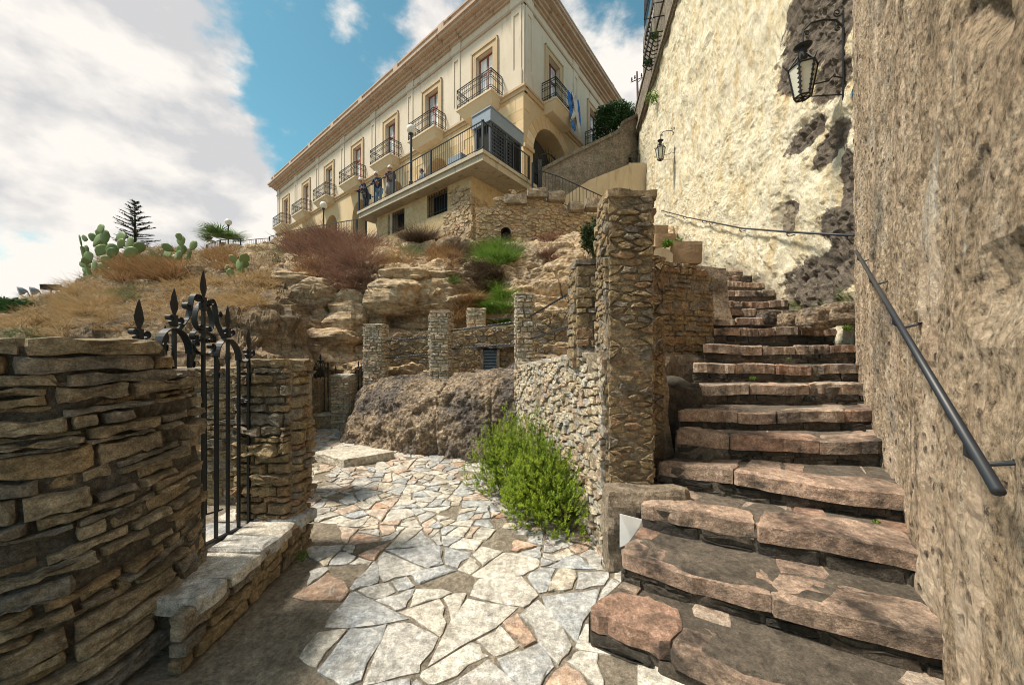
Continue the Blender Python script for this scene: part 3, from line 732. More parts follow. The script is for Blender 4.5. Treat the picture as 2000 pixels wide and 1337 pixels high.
def build_stairs():
    rng = random.Random(8)
    st = thing('stone_staircase', (1.2, 2.0, 0), 'worn reddish stone stairs with near-black risers climbing beside the tall wall', 'staircase')
    for i, (l, r, z) in enumerate(STEPS):
        L, R = Vector((*l, 0)), Vector((*r, 0)); zb = STEPS[i-1][2] if i else 0.0
        if i+1 < len(STEPS): BL, BR = Vector((*STEPS[i+1][0], 0)), Vector((*STEPS[i+1][1], 0))
        else: BL, BR = L+Vector((.2, .4, 0)), R+Vector((.08, .4, 0))
        w = (R-L).length; dep = ((BL-L).length+(BR-R).length)/2
        ex = .16
        def Ft(s, t, d, L=L, R=R, BL=BL, BR=BR, w=w, dep=dep, z=z):
            a = s/w; q = t/dep; d = d+.010*math.sin(s*3.1+z*9)+.007*math.sin(s*7.7+z*23)-.012*math.sin(math.pi*min(1, max(0, a))); p = (L*(1-a)+R*a)*(1-q)+(BL*(1-a)+BR*a)*q; return Vector((p.x, p.y, z+d))
        U = (R-L).normalized(); Nn = Vector((U.y, -U.x, 0))
        Fr = plane_F(Vector((l[0], l[1], zb-.03)), U, Z1, Nn)
        # body under tread
        nx = max(4, int(w/.07)); V = []; f = []
        rows = [(-.02, 'r0'), (0, 'r1')]
        prof = [(0, zb-.12), (0, zb+.03), (0, (zb+z)/2), (0, z-.030), (.03, z-.004), (dep*.5, z-.003), (dep+.06, z-.002)]
        for (t, zz) in prof:
            for k in range(nx+1):
                p = Ft(w*k/nx, t, 0); V.append((p.x, p.y, zz))
        V = np.array(V); nz = fbm(V*6+i, 3); V[:, 2] += nz*.012; V[:, :2] += (np.array(Nn[:2])*(nz*.022)[:, None])
        for j in range(len(prof)-1):
            for k in range(nx): a = j*(nx+1)+k; f.append((a, a+1, a+nx+2, a+nx+1))
        # left cheek of the step
        m = len(V); c0, c1 = Ft(0, 0, 0), Ft(0, dep+.06, 0); V = np.vstack([V, [(c0.x, c0.y, zb-.3), (c0.x, c0.y, z-.02), (c1.x, c1.y, z-.02), (c1.x, c1.y, zb-.3)]]); f.append((m, m+1, m+2, m+3)[::-1])
        step = link_mesh('step', V, f, M['step_bed'], st)
        hh = z-zb
        if i < 11:
            polys = courses(w, hh-.06, .05, .12, .10, .34, rng)
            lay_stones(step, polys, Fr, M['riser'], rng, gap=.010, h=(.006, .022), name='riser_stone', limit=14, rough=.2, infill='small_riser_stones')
        # tread slabs: a row of large worn nosing stones, then smaller ones behind
        x = 0.0; polys = []; back = []
        while x < w-.08:
            Ln = rng.uniform(.28, .80) if i < 9 else rng.uniform(.2, .5)
            if w-x-Ln < .2: Ln = w-x
            dd = min(dep*.96, rng.uniform(.17, .27)); sk = rng.uniform(-.05, .05); fr = rng.uniform(-.05, -.008)
            polys.append([(x, fr), (x+Ln*.5, fr-.008), (x+Ln, fr+rng.uniform(-.008, .01)), (x+Ln+sk*.3, dd*.5), (x+Ln-abs(sk), dd), (x+Ln*.5, dd+rng.uniform(0, .03)), (x+abs(sk), dd*.96), (x-sk*.2, dd*.5)])
            xx = x
            while xx < x+Ln-.06 and dd < dep-.05:
                l2 = rng.uniform(.12, .3)
                if rng.random() < .65: back.append([(xx, dd+.01), (xx+l2, dd+.015), (xx+l2, dep+.02), (xx, dep+.02)])
                xx += l2
            x += Ln
        lay_stones(step, polys, Ft, M['step'], rng, gap=.005, h=(.004, .030), name='tread_stone', limit=20, rough=.13, sub=4, dome=.2, sink=min(.085, hh*.5))
        if i < 8: lay_stones(step, back, Ft, M['step'], rng, gap=.014, h=(.002, .010), name='tread_stone', limit=12, rough=.2, sub=2, dome=.1, sink=.02)
    return st
build_stairs()

# ------------------------------------------------------------------ rubble walls and posts
def pillar(name, label, x0, x1, y0, y1, z0, z1, mat, seed, hs=(.05, .12), ls=(.10, .30), faces='FLR', group=None, cap=True, gap=.008, proud=(.006, .028), cat='pillar', mortar='mortar', limit=300, flare=0.0, vor=None, asp=1.9):
    rng = random.Random(seed)
    t = thing(name, ((x0+x1)/2, (y0+y1)/2, z0), label, cat, group)
    V, f = rough_box(x0, x1, y0, y1, z0, z1, .014, seed)
    if flare:
        k = np.clip((z1-V[:, 2])/(z1-z0), 0, 1)**2*flare; V[:, 0] += np.where(V[:, 0] > (x0+x1)/2, k, 0)
    link_mesh('core', V, f, M[mortar], t)
    F = {'F': (plane_F((x0, y0, z0), X1, Z1, -Y1), x1-x0), 'B': (plane_F((x1, y1, z0), -X1, Z1, Y1), x1-x0), 'L': (plane_F((x0, y1, z0), -Y1, Z1, -X1), y1-y0), 'R': (plane_F((x1, y0, z0), Y1, Z1, X1), y1-y0)}
    per = max(40, limit//max(1, len(faces)))
    for k in faces:
        Fn, w = F[k]
        if vor:
            pts = scatter(w, (z1-z0)*asp, lambda x, y: rng.choice(vor), rng, 9000); pol = [[(min(max(p[0], 0), w), min(max(p[1]/asp, 0), z1-z0)) for p in q] for q in voronoi(pts, .6)]
        else: pol = courses(w, z1-z0, hs[0], hs[1], ls[0], ls[1], rng)
        lay_stones(t, pol, Fn, M[mat], rng, gap=gap, h=proud, limit=per, rough=.22, sub=3)
    if cap:
        zz = z1
        for q in range(3 if cap == 'stack' else 1):
            k = q*.09; hh = rng.uniform(.035, .06)
            V, f = rough_box(x0-.025+k*1.3+rng.uniform(0, .02), x1+.025-k+rng.uniform(-.02, .01), y0-.025+k*.6, y1+.02-k*.4, zz-.005, zz+hh, .014, seed+q*5, .05)
            link_mesh('cap_stone', V, f, M[mat], t); zz += hh-.006
    return t
RT = 'rubble_tan'; RP = 'rubble_pale'
pillar('stone_pillar', 'tallest rubble pillar with a stepped top, standing beside the stairs', .735, 1.085, 2.75, 3.12, .02, 2.78, RT, 3, hs=(.06, .17), ls=(.10, .34), cap='stack', faces='FLR', gap=.010, proud=(.003, .024), mortar='mortar', vor=(.11, .18, .26, .34), asp=2.7)
b = pillar('buttress', 'narrow brown rubble buttress swelling at its foot behind the tallest pillar', 1.02, 1.36, 3.22, 3.62, .3, 2.45, RT, 4, vor=(.09, .13, .18, .24), faces='FR', cap=False, flare=.16, cat='buttress')
pillar('stone_pillar', 'rubble post with a flat capped top right behind the tallest pillar', .56, .80, 3.16, 3.50, 1.45, 2.36, RT, 5, faces='FL')
pillar('stone_pillar', 'pale rubble post at the corner where terrace wall meets dark rock bank', .06, .31, 5.2, 5.6, 1.25, 2.41, RP, 6, hs=(.04, .10), ls=(.08, .22))
pillar('stone_pillar', 'pale rubble post standing in the middle of the dark rock bank', -1.46, -1.12, 6.35, 6.75, .85, 2.27, RP, 7, hs=(.04, .10), ls=(.08, .22))
pillar('stone_pillar', 'rubble post at the end of the rock bank beside the far iron gate', -2.88, -2.52, 6.95, 7.3, .35, 2.08, RP, 9, hs=(.04, .10), ls=(.08, .22))
pillar('stone_pillar', 'stubby rubble post on the back terrace wall under the green weeds', -1.04, -.62, 8.3, 8.6, 1.9, 2.55, RP, 10, hs=(.05, .10), ls=(.1, .24), faces='FL')

def terrace_wall():
    rng = random.Random(12); a, b = Vector((.06, 5.25, 0)), Vector((.727, 2.76, 0)); w = (b-a).length
    t = thing('terrace_wall', ((a+b)/2), 'pale rubble retaining wall behind the green shrub', 'wall')
    U = (b-a).normalized(); N = Vector((-U.y, U.x, 0)); N = N if N.x < 0 else -N
    top = lambda s: 1.36+.24*s/w
    F = plane_F(a, U, Z1, N)
    sheet(t, F, w, 1.5, 40, 24, M['mortar'], 'mortar', .03, 4, top=top)
    mb = MB(); mb.frame_box(a, U, N, Z1, 0, w, -.32, -.03, 0, 1.38); mb.frame_box(a, U, N, Z1, w*.5, w, -.32, -.03, 1.38, 1.50); mb.build('core', M['mortar'], t)
    pts = [(x/1.0, y/1.6) for x, y in scatter(w, 1.62*1.6, lambda x, y: rng.choice((.07, .10, .14, .19, .25)), rng, 9000)]
    polys = [[(min(max(p[0], 0), w), min(max(p[1]/1.6, 0), top(min(max(p[0], 0), w))-.02)) for p in q] for q in voronoi([(x, y*1.6) for x, y in pts], .6)]
    lay_stones(t, polys, F, M[RP], rng, gap=.007, h=(.006, .040), limit=290, keep=lambda x, y: 0 < x < w and 0 < y < top(x)-.03, rough=.2, sub=3)
    for k in range(8):
        x0 = w*k/9; V, f = rough_box(0, w/9-.01, -.34, .02, 0, .05, .012, k*3, .06)
        V = np.array([tuple(a+U*(q[0]+x0)+N*q[1]+Z1*(q[2]+top(x0+w/18)-.02)) for q in V]); link_mesh('coping_stone', V, f, M[RP], t)
    return t
terrace_wall()
V, f = rough_box(-2.45, 1.9, 6.75, 8.5, .1, .98, .03, 3, .25); tag(link_mesh('terrace_floor', V, f, M['earth']), kind='structure')
V, f = rough_box(.62, 1.5, 3.7, 6.2, .1, 1.3, .03, 4, .25); tag(link_mesh('upper_terrace_floor', V, f, M['earth']), kind='structure')

def straight_wall(name, label, A, B, z0, top, mat, seed, hs=None, size=(.12, .2), asp=1.8, thick=.4, limit=300, mort='mortar', cat='wall', proud=(.008, .045), gap=.008, cap=None, keep=None, group=None):
    """a rubble wall between two plan points, facing the viewer; top is a number or a function of the distance along"""
    rng = random.Random(seed); a, b = Vector((A[0], A[1], 0)), Vector((B[0], B[1], 0)); w = (b-a).length; U = (b-a).normalized(); N = Vector((U.y, -U.x, 0))
    tf = top if callable(top) else (lambda s: top); hm = max(tf(w*k/20) for k in range(21))-z0
    t = thing(name, (a+b)/2+Z1*z0, label, cat, group); F = plane_F(a+Z1*z0, U, Z1, N)
    n = 24; V = []; fs = []
    for k in range(n+1):
        for (d, zz) in ((0, 0), (0, tf(w*k/n)-z0), (-thick, tf(w*k/n)-z0), (-thick, 0)): V.append(F(w*k/n, zz, d-.004))
    for k in range(n):
        for j in range(4): fs.append((k*4+j, k*4+(j+1) % 4, (k+1)*4+(j+1) % 4, (k+1)*4+j))
    fs += [(3, 2, 1, 0), (n*4, n*4+1, n*4+2, n*4+3)]; link_mesh('core', V, fs, M[mort], t)
    sheet(t, F, w, hm, max(8, int(w/.12)), max(6, int(hm/.12)), M[mort], 'mortar', .022, 4, seed, top=lambda s: tf(s)-z0)
    if hs: polys = courses(w, hm, hs[0], hs[1], size[0], size[1], rng)
    else:
        pts = scatter(w, hm*asp, lambda x, y: rng.choice((.75, .95, 1.2))*(size[0]+rng.random()*(size[1]-size[0])), rng, 9000)
        polys = [[(min(max(p[0], 0), w), min(max(p[1]/asp, 0), hm)) for p in q] for q in voronoi(pts, 1.5)]
    lay_stones(t, polys, F, M[mat], rng, gap=gap, h=proud, limit=limit, keep=lambda x, y: 0 < x < w and .0 < y < tf(x)-z0-.02 and (keep is None or keep(x, y+z0)), rough=.2, sub=3)
    return t
straight_wall('back_wall', 'low rubble wall at the back of the terrace under the cliff', (-2.9, 8.0), (2.2, 8.0), .5, lambda s: 1.98+.07*s+(.25 if s > 3.6 else 0), RT, 15, size=(.15, .26), limit=260)
straight_wall('flank_wall', 'rubble wall flanking the upper stair flight beneath the cement planter', (1.50, 4.30), (2.72, 4.86), 1.5, lambda s: 2.72-.12*max(0, s-.9)/.4, RT, 16, hs=(.05, .13), size=(.1, .32), limit=200)
mb = MB(); a = Vector((1.3, 4.14, 0)); b_ = Vector((2.42, 4.5, 0)); U = (b_-a).normalized(); N = Vector((U.y, -U.x, 0))
V, f = rough_box(0, (b_-a).length, -.5, 0, .8, 1.56, .03, 9, .07); V = np.array([tuple(a+U*q[0]+N*q[1]+Z1*q[2]) for q in V]); tag(link_mesh('mortar_plinth', V, f, M['block']), 'grey-brown mortared plinth at the foot of the flank wall', 'plinth')
V, f = rough_box(1.3, 1.85, 3.45, 4.0, .4, 1.30, .05, 31, .07); tag(link_mesh('stair_cheek', V, f, M['riser']), 'dark stone cheek between the buttress and the steps', 'wall')
V, f = rough_box(.69, 1.27, 2.57, 2.78, -.02, .60, .022, 17, .04); tag(link_mesh('concrete_plinth', V, f, M['block']), 'tan cement plinth under the tallest pillar', 'plinth')
# blank sheet on the plinth
c = [P(1211, 1003, 2.525), P(1254, 1014, 2.525), P(1258, 1052, 2.525), P(1236, 1058, 2.50), P(1211, 1068, 2.525)]
mb = MB(); mb.add([*c, *[q+Vector((0, .006, 0)) for q in c]], [(4, 3, 2, 1, 0), (5, 6, 7, 8, 9)]+[(i, (i+1) % 5, 5+(i+1) % 5, 5+i) for i in range(5)]); tag(mb.build('white_sheet', M['paper']), 'blank white sheet fixed to the cement plinth', 'sheet')

# near wall on the left: long thin layered stones, round end
def left_wall():
    rng = random.Random(23); pts = [(-3.5, 1.12), (-3.0, 1.22), (-2.6, 1.30), (-2.2, 1.40), (-2.06, 1.48), (-1.95, 1.60), (-1.895, 1.76), (-1.875, 1.95), (-1.88, 2.12), (-1.93, 2.25)]
    F = path_F(pts, 0.0, .045); w = F.length
    t = thing('rubble_wall', (-2.4, 1.6, 0), 'dark layered rubble wall with a rounded end beside the spearhead gate', 'wall')
    top = lambda s: 1.64 if s < w-.25 else 1.46
    sheet(t, F, w, 1.6, 90, 44, M['mortar_grey'], 'mortar', .03, 5, 2, top=lambda s: top(s)-.02)
    V = [F(w*k/40, top(w*k/40)-.03, 0) for k in range(41)]; V += [q+Vector((-.25 if k > 20 else 0, .75 if k < 22 else .3, 0)) for k, q in enumerate(V)]
    link_mesh('core', V, [(k, k+1, 42+k, 41+k) for k in range(40)], M['mortar_grey'], t)
    def warp(s, t_, d):
        # the courses climb towards the round end near the ground
        k = max(0.0, (s-(w-1.25))/1.25); return F(s, t_+.10*k*k*(1-t_/1.7)-.05*(1-t_/1.7)*(1-k), d)
    polys = courses(w, 1.46, .02, .10, .08, .42, rng, wav=.006)
    lay_stones(t, polys, warp, M['slate'], rng, gap=.010, h=(.0, .065), limit=300, rough=.13, sub=4, dome=.2, keep=lambda x, y: y < top(x)-.04 and rng.random() < .90)
    zz = 1.44
    for row, (s1, hh) in enumerate(((w-.03, .06), (w-.22, .08), (w-.27, .075))):
        x = .3+.1*row
        while x < s1-.08:
            L = min(rng.uniform(.25, .6), s1-x); 
            poly = [(x, zz), (x+L*.5, zz+rng.uniform(-.008, .008)), (x+L, zz), (x+L-.01, zz+hh), (x+L*.5, zz+hh+rng.uniform(-.006, .012)), (x+.01, zz+hh)]
            V, f = stone_mesh(shape_poly(poly, .006, rng, .1, 3), F, rng.uniform(.03, .07), rng, .38); link_mesh('cap_stone', V, f, M['slate'], t); x += L
        zz += hh
    return t
left_wall()
def low_wall():
    rng = random.Random(29); t = thing('low_wall', (-1.85, 2.4, 0), 'low stone sill wall with flagstone top under the spearhead gate', 'wall')
    V, f = rough_box(-2.25, -1.66, 1.9, 2.85, -.02, .29, .02, 6, .06); link_mesh('core', V, f, M['mortar_grey'], t)
    F = plane_F((-1.66, 1.75, 0), Y1, Z1, X1); lay_stones(t, courses(1.1, .29, .06, .14, .12, .35, rng), F, M[RT], rng, gap=.012, h=(.01, .04), limit=60, rough=.2, sub=3)
    F = plane_F((-2.3, 1.85, .285), X1, Y1, Z1); polys = []
    y = 0.0
    while y < .95:
        L = rng.uniform(.16, .30); x = 0
        for x0, x1 in ((0, .3+rng.uniform(-.08, .08)), (.3, .69)):
            polys.append([(x0, y), (x1, y+rng.uniform(-.02, .02)), (x1+rng.uniform(-.03, .03), y+L), (x0, y+L)])
        y += L
    lay_stones(t, polys, F, M['paving'], rng, gap=.008, h=(.02, .04), name='flagstone', limit=40, rough=.15, sub=3, dome=.08, sink=.05)
low_wall()
pillar('gate_pillar', 'thick rubble pillar at the hinge end of the spearhead gate', -2.14, -1.71, 2.78, 3.0, 0, 1.54, RT, 41, hs=(.04, .11), ls=(.1, .3), faces='FR', cap=False, proud=(.02, .07), cat='pillar', mortar='mortar')
# rubble bank beyond the gate
straight_wall('boundary_wall', 'rough rubble wall seen through the spearhead gate', (-3.9, 3.7), (-2.3, 3.72), 0, 1.42, RT, 44, hs=(.05, .12), size=(.1, .3), limit=160)

# far end of the path: short walls, gates' pillar
straight_wall('gate_wall', 'short rubble wall under the dark lintel beside the far gates', (-4.5, 7.35), (-3.98, 7.42), .0, 1.02, RT, 51, hs=(.05, .1), size=(.12, .3), limit=60)
mb = MB(); mb.frame_box(Vector((-4.75, 7.5, 1.03)), X1, Y1, Z1, 0, .55, 0, .5, 0, .16); tag(mb.build('lintel', M['dark']), 'dark timber lintel under the rock overhang', 'lintel')
pillar('gate_pillar', 'small layered stone pillar between the two far iron gates', -3.72, -3.33, 7.35, 7.65, .02, 1.06, RP, 52, hs=(.04, .09), ls=(.12, .3), faces='FR', cap='one')
def sill(x0, x1, y, lab):
    t = thing('sill_wall', ((x0+x1)/2, y, 0), lab, 'wall'); V, f = rough_box(x0, x1, y, y+.25, 0, .25, .02, x0*3, .06); link_mesh('core', V, f, M['block'], t)
    V, f = rough_box(x0-.02, x1+.02, y-.04, y+.28, .252, .31, .008, x0, .06); link_mesh('coping_stone', V, f, M['slab'], t)
sill(-4.45, -3.74, 7.4, 'low rendered sill wall with pale coping beneath the far gate by the rock overhang'); sill(-3.3, -2.5, 7.45, 'low sill wall with pale coping beneath the far gate by the rock bank')
# concrete slab on the path
tp = [G(611, 882, .13), G(671.5, 897, .13), G(771, 881, .13), G(701, 868, .13)]
V, f = rough_box(0, 1, 0, 1, 0, 1, .012, 61, .08)
cs = [tp[0], tp[1], tp[2], tp[3]]
V = np.array([tuple((cs[0]*(1-q[0])+cs[1]*q[0])*(1-q[1])+(cs[3]*(1-q[0])+cs[2]*q[0])*q[1]-Z1*.13*(1-q[2])) for q in V]); tag(link_mesh('concrete_slab', V, f, M['slab']), 'pale square concrete slab lying on the flagstones', 'slab')

# planters stepping up along the upper stair
def planter(u0, u1, v0, v1, Y, dep, label, seed):
    a, b = P(u0, v1, Y), P(u1, v0, Y); t = thing('planter', ((a.x+b.x)/2, Y+dep/2, a.z), label, 'planter')
    V, f = rough_box(a.x, b.x, Y, Y+dep, a.z, b.z, .008, seed, .05); link_mesh('block', V, f, M['planter'], t)
    V, f = rough_box(a.x+.05, b.x-.05, Y+.05, Y+dep-.05, b.z-.01, b.z+.012, .006, seed+2, .05); link_mesh('soil', V, f, M['earth'], t); return t
planter(1312, 1372, 470, 514, 4.75, .5, 'brown cement planter topping the flank wall beside green weeds', 71)
planter(1280, 1322, 455, 515, 5.5, .5, 'middle cement planter in the stepped row', 72)
planter(1276, 1306, 439, 480, 6.1, .5, 'highest and smallest cement planter in the stepped row', 73)
V, f = rough_box(1.62, 2.12, 4.72, 5.4, 1.5, 2.95, .03, 75, .08); tag(link_mesh('rendered_pier', V, f, M['cream_render']), 'pale streaked render pier beside the cement planter', 'pier')
V, f = rough_box(1.7, 3.3, 5.4, 7.9, 1.0, 2.9, .04, 76, .2); tag(link_mesh('stair_bank', V, f, M['block']), kind='structure')
# rocks at the foot of the plaster wall
for k, (u, v, Y, r) in enumerate(((1600, 622, 4.72, .22), (1545, 628, 5.0, .18), (1500, 622, 5.35, .14), (1640, 612, 4.65, .2))):
    o = boulder(P(u, v, Y), (r, r*.7, r*.75), 80+k, None, M['conglomerate'], 'mossy_rock'); tag(o, ('large mossy rock at the foot of the dark bare patch on the plaster wall', 'mid-sized rough rock between the large mossy rock and the upper steps', 'smallest rough rock where the upper steps meet the plaster wall', 'mossy rock wedged into the corner of the two tall walls')[k], 'rock', 'rocks at the foot of the plaster wall')

# tower base under the viewing platform, rubble retaining wall beside it
LD = Vector((-.769, .639, 0)); LN = Vector((-.639, -.769, 0))      # long facade: direction away from the corner, outward normal
RD = Vector((.6, .8, 0)); RN = Vector((.8, -.6, 0))                # short facade
PC = P(943, 290, 13.0); PZ = PC.z; PC.z = 0                        # corner of the platform
def tower():
    rng = random.Random(91); T = PC+LD*1.2+RD*.6; zt = PZ-.36; zb = 4.2
    t = thing('tower_base', (T.x, T.y, zb), 'golden stone base with two barred openings under the viewing platform', 'building')
    wl, wr = 7.1, 3.2
    FL = plane_F(T+Z1*zb, LD, Z1, LN); FR = plane_F(T+Z1*zb, RD, Z1, RN); hh = zt-zb
    ops = []
    for (u0, u1, v0, v1) in ((757, 790, 408, 458), (834, 874, 368, 424)):
        s = []
        for u in (u0, u1): k = (u-1000)/FPX; s.append((T.x-k*T.y)/(k*LD.y-LD.x))
        sm = sum(s)/2; Ym = T.y+LD.y*sm; zz = [EYE+(HOR-v)/FPX*Ym for v in (v1, v0)]; ops.append((min(s), max(s), zz[0]-zb+.1, zz[1]-zb-.12))
    # left face with holes
    ss = sorted({0, wl, *[q for o in ops for q in o[:2]]}); zs = sorted({0, hh, *[q for o in ops for q in o[2:]]}); mb = MB()
    for i in range(len(ss)-1):
        for j in range(len(zs)-1):
            sm, zm = (ss[i]+ss[i+1])/2, (zs[j]+zs[j+1])/2
            if any(o[0] < sm < o[1] and o[2] < zm < o[3] for o in ops): continue
            mb.add([FL(ss[i], zs[j], 0), FL(ss[i+1], zs[j], 0), FL(ss[i+1], zs[j+1], 0), FL(ss[i], zs[j+1], 0)], [(0, 3, 2, 1)])
    for o in ops:
        for (a, b, c, d) in ((o[0], o[2], o[0], o[3]), (o[1], o[3], o[1], o[2]), (o[0], o[3], o[1], o[3]), (o[1], o[2], o[0], o[2])):
            mb.add([FL(a, b, 0), FL(c, d, 0), FL(c, d, -.4), FL(a, b, -.4)], [(0, 1, 2, 3)])
    mb.add([FR(0, 0, 0), FR(wr, 0, 0), FR(wr, hh, 0), FR(0, hh, 0), FL(wl, 0, 0), FL(wl, hh, 0), FL(wl, 0, -3), FL(wl, hh, -3)], [(0, 1, 2, 3), (4, 6, 7, 5)])
    mb.build('wall', M['tower'], t)
    for o in ops:
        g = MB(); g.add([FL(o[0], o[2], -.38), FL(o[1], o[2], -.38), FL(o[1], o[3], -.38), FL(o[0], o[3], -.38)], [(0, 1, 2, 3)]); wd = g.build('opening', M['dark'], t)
        g = MB(); n = 8
        for k in range(n): x = o[0]+(o[1]-o[0])*(k+.5)/n; g.tube([FL(x, o[2]+.02, -.06), FL(x, o[3]-.02, -.06)], .016, 5)
        for q in (.15, .85): zz = o[2]+(o[3]-o[2])*q; g.tube([FL(o[0]+.01, zz, -.06), FL(o[1]-.01, zz, -.06)], .016, 5)
        g.build('grille', M['iron'], wd)
    def keep(x, y): return y < 2.2+.35*math.sin(x*1.3)+ (1.6 if x < 1.6 else 0) and not any(o[0]-.15 < x < o[1]+.15 and o[2]-.12 < y < o[3]+.12 for o in ops)
    def mk(w): 
        pts = scatter(w, hh*1.7, lambda x, y: rng.choice((.14, .22, .32, .42)), rng, 6000); return [[(min(max(p[0], 0), w), min(max(p[1]/1.7, 0), hh)) for p in q] for q in voronoi(pts, 1.5)]
    lay_stones(t, mk(wl), FL, M['rubble_gold'], rng, gap=.010, h=(.01, .06), limit=170, keep=lambda x, y: 0 < x < wl and 0 < y < hh and keep(x, y), rough=.2, sub=3)
    lay_stones(t, mk(wr), FR, M['rubble_gold'], rng, gap=.010, h=(.01, .06), limit=110, keep=lambda x, y: 0 < x < wr and 0 < y < hh-.8, rough=.2, sub=3)
t_ = NT('golden rough render'); a_ = t_.noise(1.2, 7, .65); g_ = t_.noise(9, 8, .7)
M['tower'] = t_.done(t_.mix(.5, t_.ramp(a_, [(.3, (.42, .29, .15)), (.5, (.55, .41, .24)), (.7, (.62, .49, .32))]), t_.ramp(g_, [(.3, .45), (.5, .9), (.7, 1.15)]), 'MULTIPLY'), .9, t_.bump(g_, .8, .06), .2)
tower()
def rtop(s):
    X = -1.25+s
    for lim, z in ((-.55, 6.55), (.0, 6.95), (1.05, 7.15), (1.75, 6.75), (2.4, 6.5), (9, 6.35)):
        if X < lim: return z
straight_wall('retaining_wall', 'golden and pink rubble retaining wall with uneven top above the cliff', (-1.25, 12.4), (4.2, 12.5), 4.3, rtop, 'rubble_gold', 95, size=(.16, .36), asp=2.1, limit=300, gap=.010, proud=(.01, .06), thick=.6)
rng = random.Random(3)
for kb, (u0, u1, v, Y) in enumerate(((985, 1030, 378, 12.2), (1030, 1068, 366, 12.2), (1072, 1105, 372, 12.2), (1112, 1142, 392, 12.2), (1145, 1178, 386, 12.2))):
    a, b = P(u0, v+18, Y), P(u1, v, Y); V, f = rough_box(a.x, b.x, Y, Y+.5, a.z, b.z, .02, u0, .1); tag(link_mesh('coping_block', V, f, M['block']), ('squared stone block on the retaining wall right under the platform corner', 'squared block on the highest step of the retaining wall top', 'squared block at the foot of the thin stair railing', 'lower squared block on the retaining wall before the dark shrub', 'last squared block on the retaining wall beside the tallest pillar')[kb], 'stone block', 'blocks along the retaining wall top')

# ------------------------------------------------------------------ the long house
HC = Vector((.575, 17.5, 0)); ZG, ZC, ZT = 8.9, 14.4, 19.2     # ground, string course, foot of cornice
LLEN, RLEN = 34.4, 16.0
LW = [2.65, 7.14, 11.73, 16.43, 21.38, 26.35, 31.65]; RW = [2.9, 8.1, 13.2]
FLh = plane_F(HC, LD, Z1, LN); FRh = plane_F(HC, RD, Z1, RN)
LA = [(c-.3, 1.15, 12.15) for c in LW]; RA = [(2.75, 1.95, 11.6), (9.0, 1.6, 11.6)]
def facade(mb, F, length, z0, z1, rects, arches, flip):
    """wall face with door openings and round arches; arches are (centre, radius, springing level)"""
    holes = list(rects)+[(c-r, c+r, z0-1, zs+r) for c, r, zs in arches]
    ss = sorted({0.0, length, *[q for o in holes for q in o[:2]]}); zs_ = sorted({z0, z1, *[min(max(q, z0), z1) for o in holes for q in o[2:]]})
    def quad(p, rev=False):
        mb.add(p, [(0, 1, 2, 3) if (flip != rev) else (3, 2, 1, 0)])
    for i in range(len(ss)-1):
        for j in range(len(zs_)-1):
            sm, zm = (ss[i]+ss[i+1])/2, (zs_[j]+zs_[j+1])/2
            if any(o[0] < sm < o[1] and o[2] < zm < o[3] for o in holes): continue
            quad([F(ss[i], zs_[j], 0), F(ss[i+1], zs_[j], 0), F(ss[i+1], zs_[j+1], 0), F(ss[i], zs_[j+1], 0)])
    for (a, b, c, d) in rects:
        for p, q in (((a, c), (a, d)), ((a, d), (b, d)), ((b, d), (b, c)), ((b, c), (a, c))):
            mb.add([F(p[0], p[1], 0), F(q[0], q[1], 0), F(q[0], q[1], -.34), F(p[0], p[1], -.34)], [(0, 1, 2, 3)])
    for (c, r, zs) in arches:
        n = 20; arc = [(c+r*math.cos(math.pi*k/n), zs+r*math.sin(math.pi*k/n)) for k in range(n+1)]
        for k in range(n):
            (x0, y0), (x1, y1) = arc[k], arc[k+1]
            mb.add([F(x0, y0, 0), F(x1, y1, 0), F(x1, zs+r, 0), F(x0, zs+r, 0)], [(0, 1, 2, 3) if flip else (3, 2, 1, 0)])
            mb.add([F(x0, y0, 0), F(x1, y1, 0), F(x1, y1, -1.1), F(x0, y0, -1.1)], [(0, 1, 2, 3)])
        for x in (c-r, c+r): mb.add([F(x, z0, 0), F(x, zs, 0), F(x, zs, -1.1), F(x, z0, -1.1)], [(0, 1, 2, 3)])
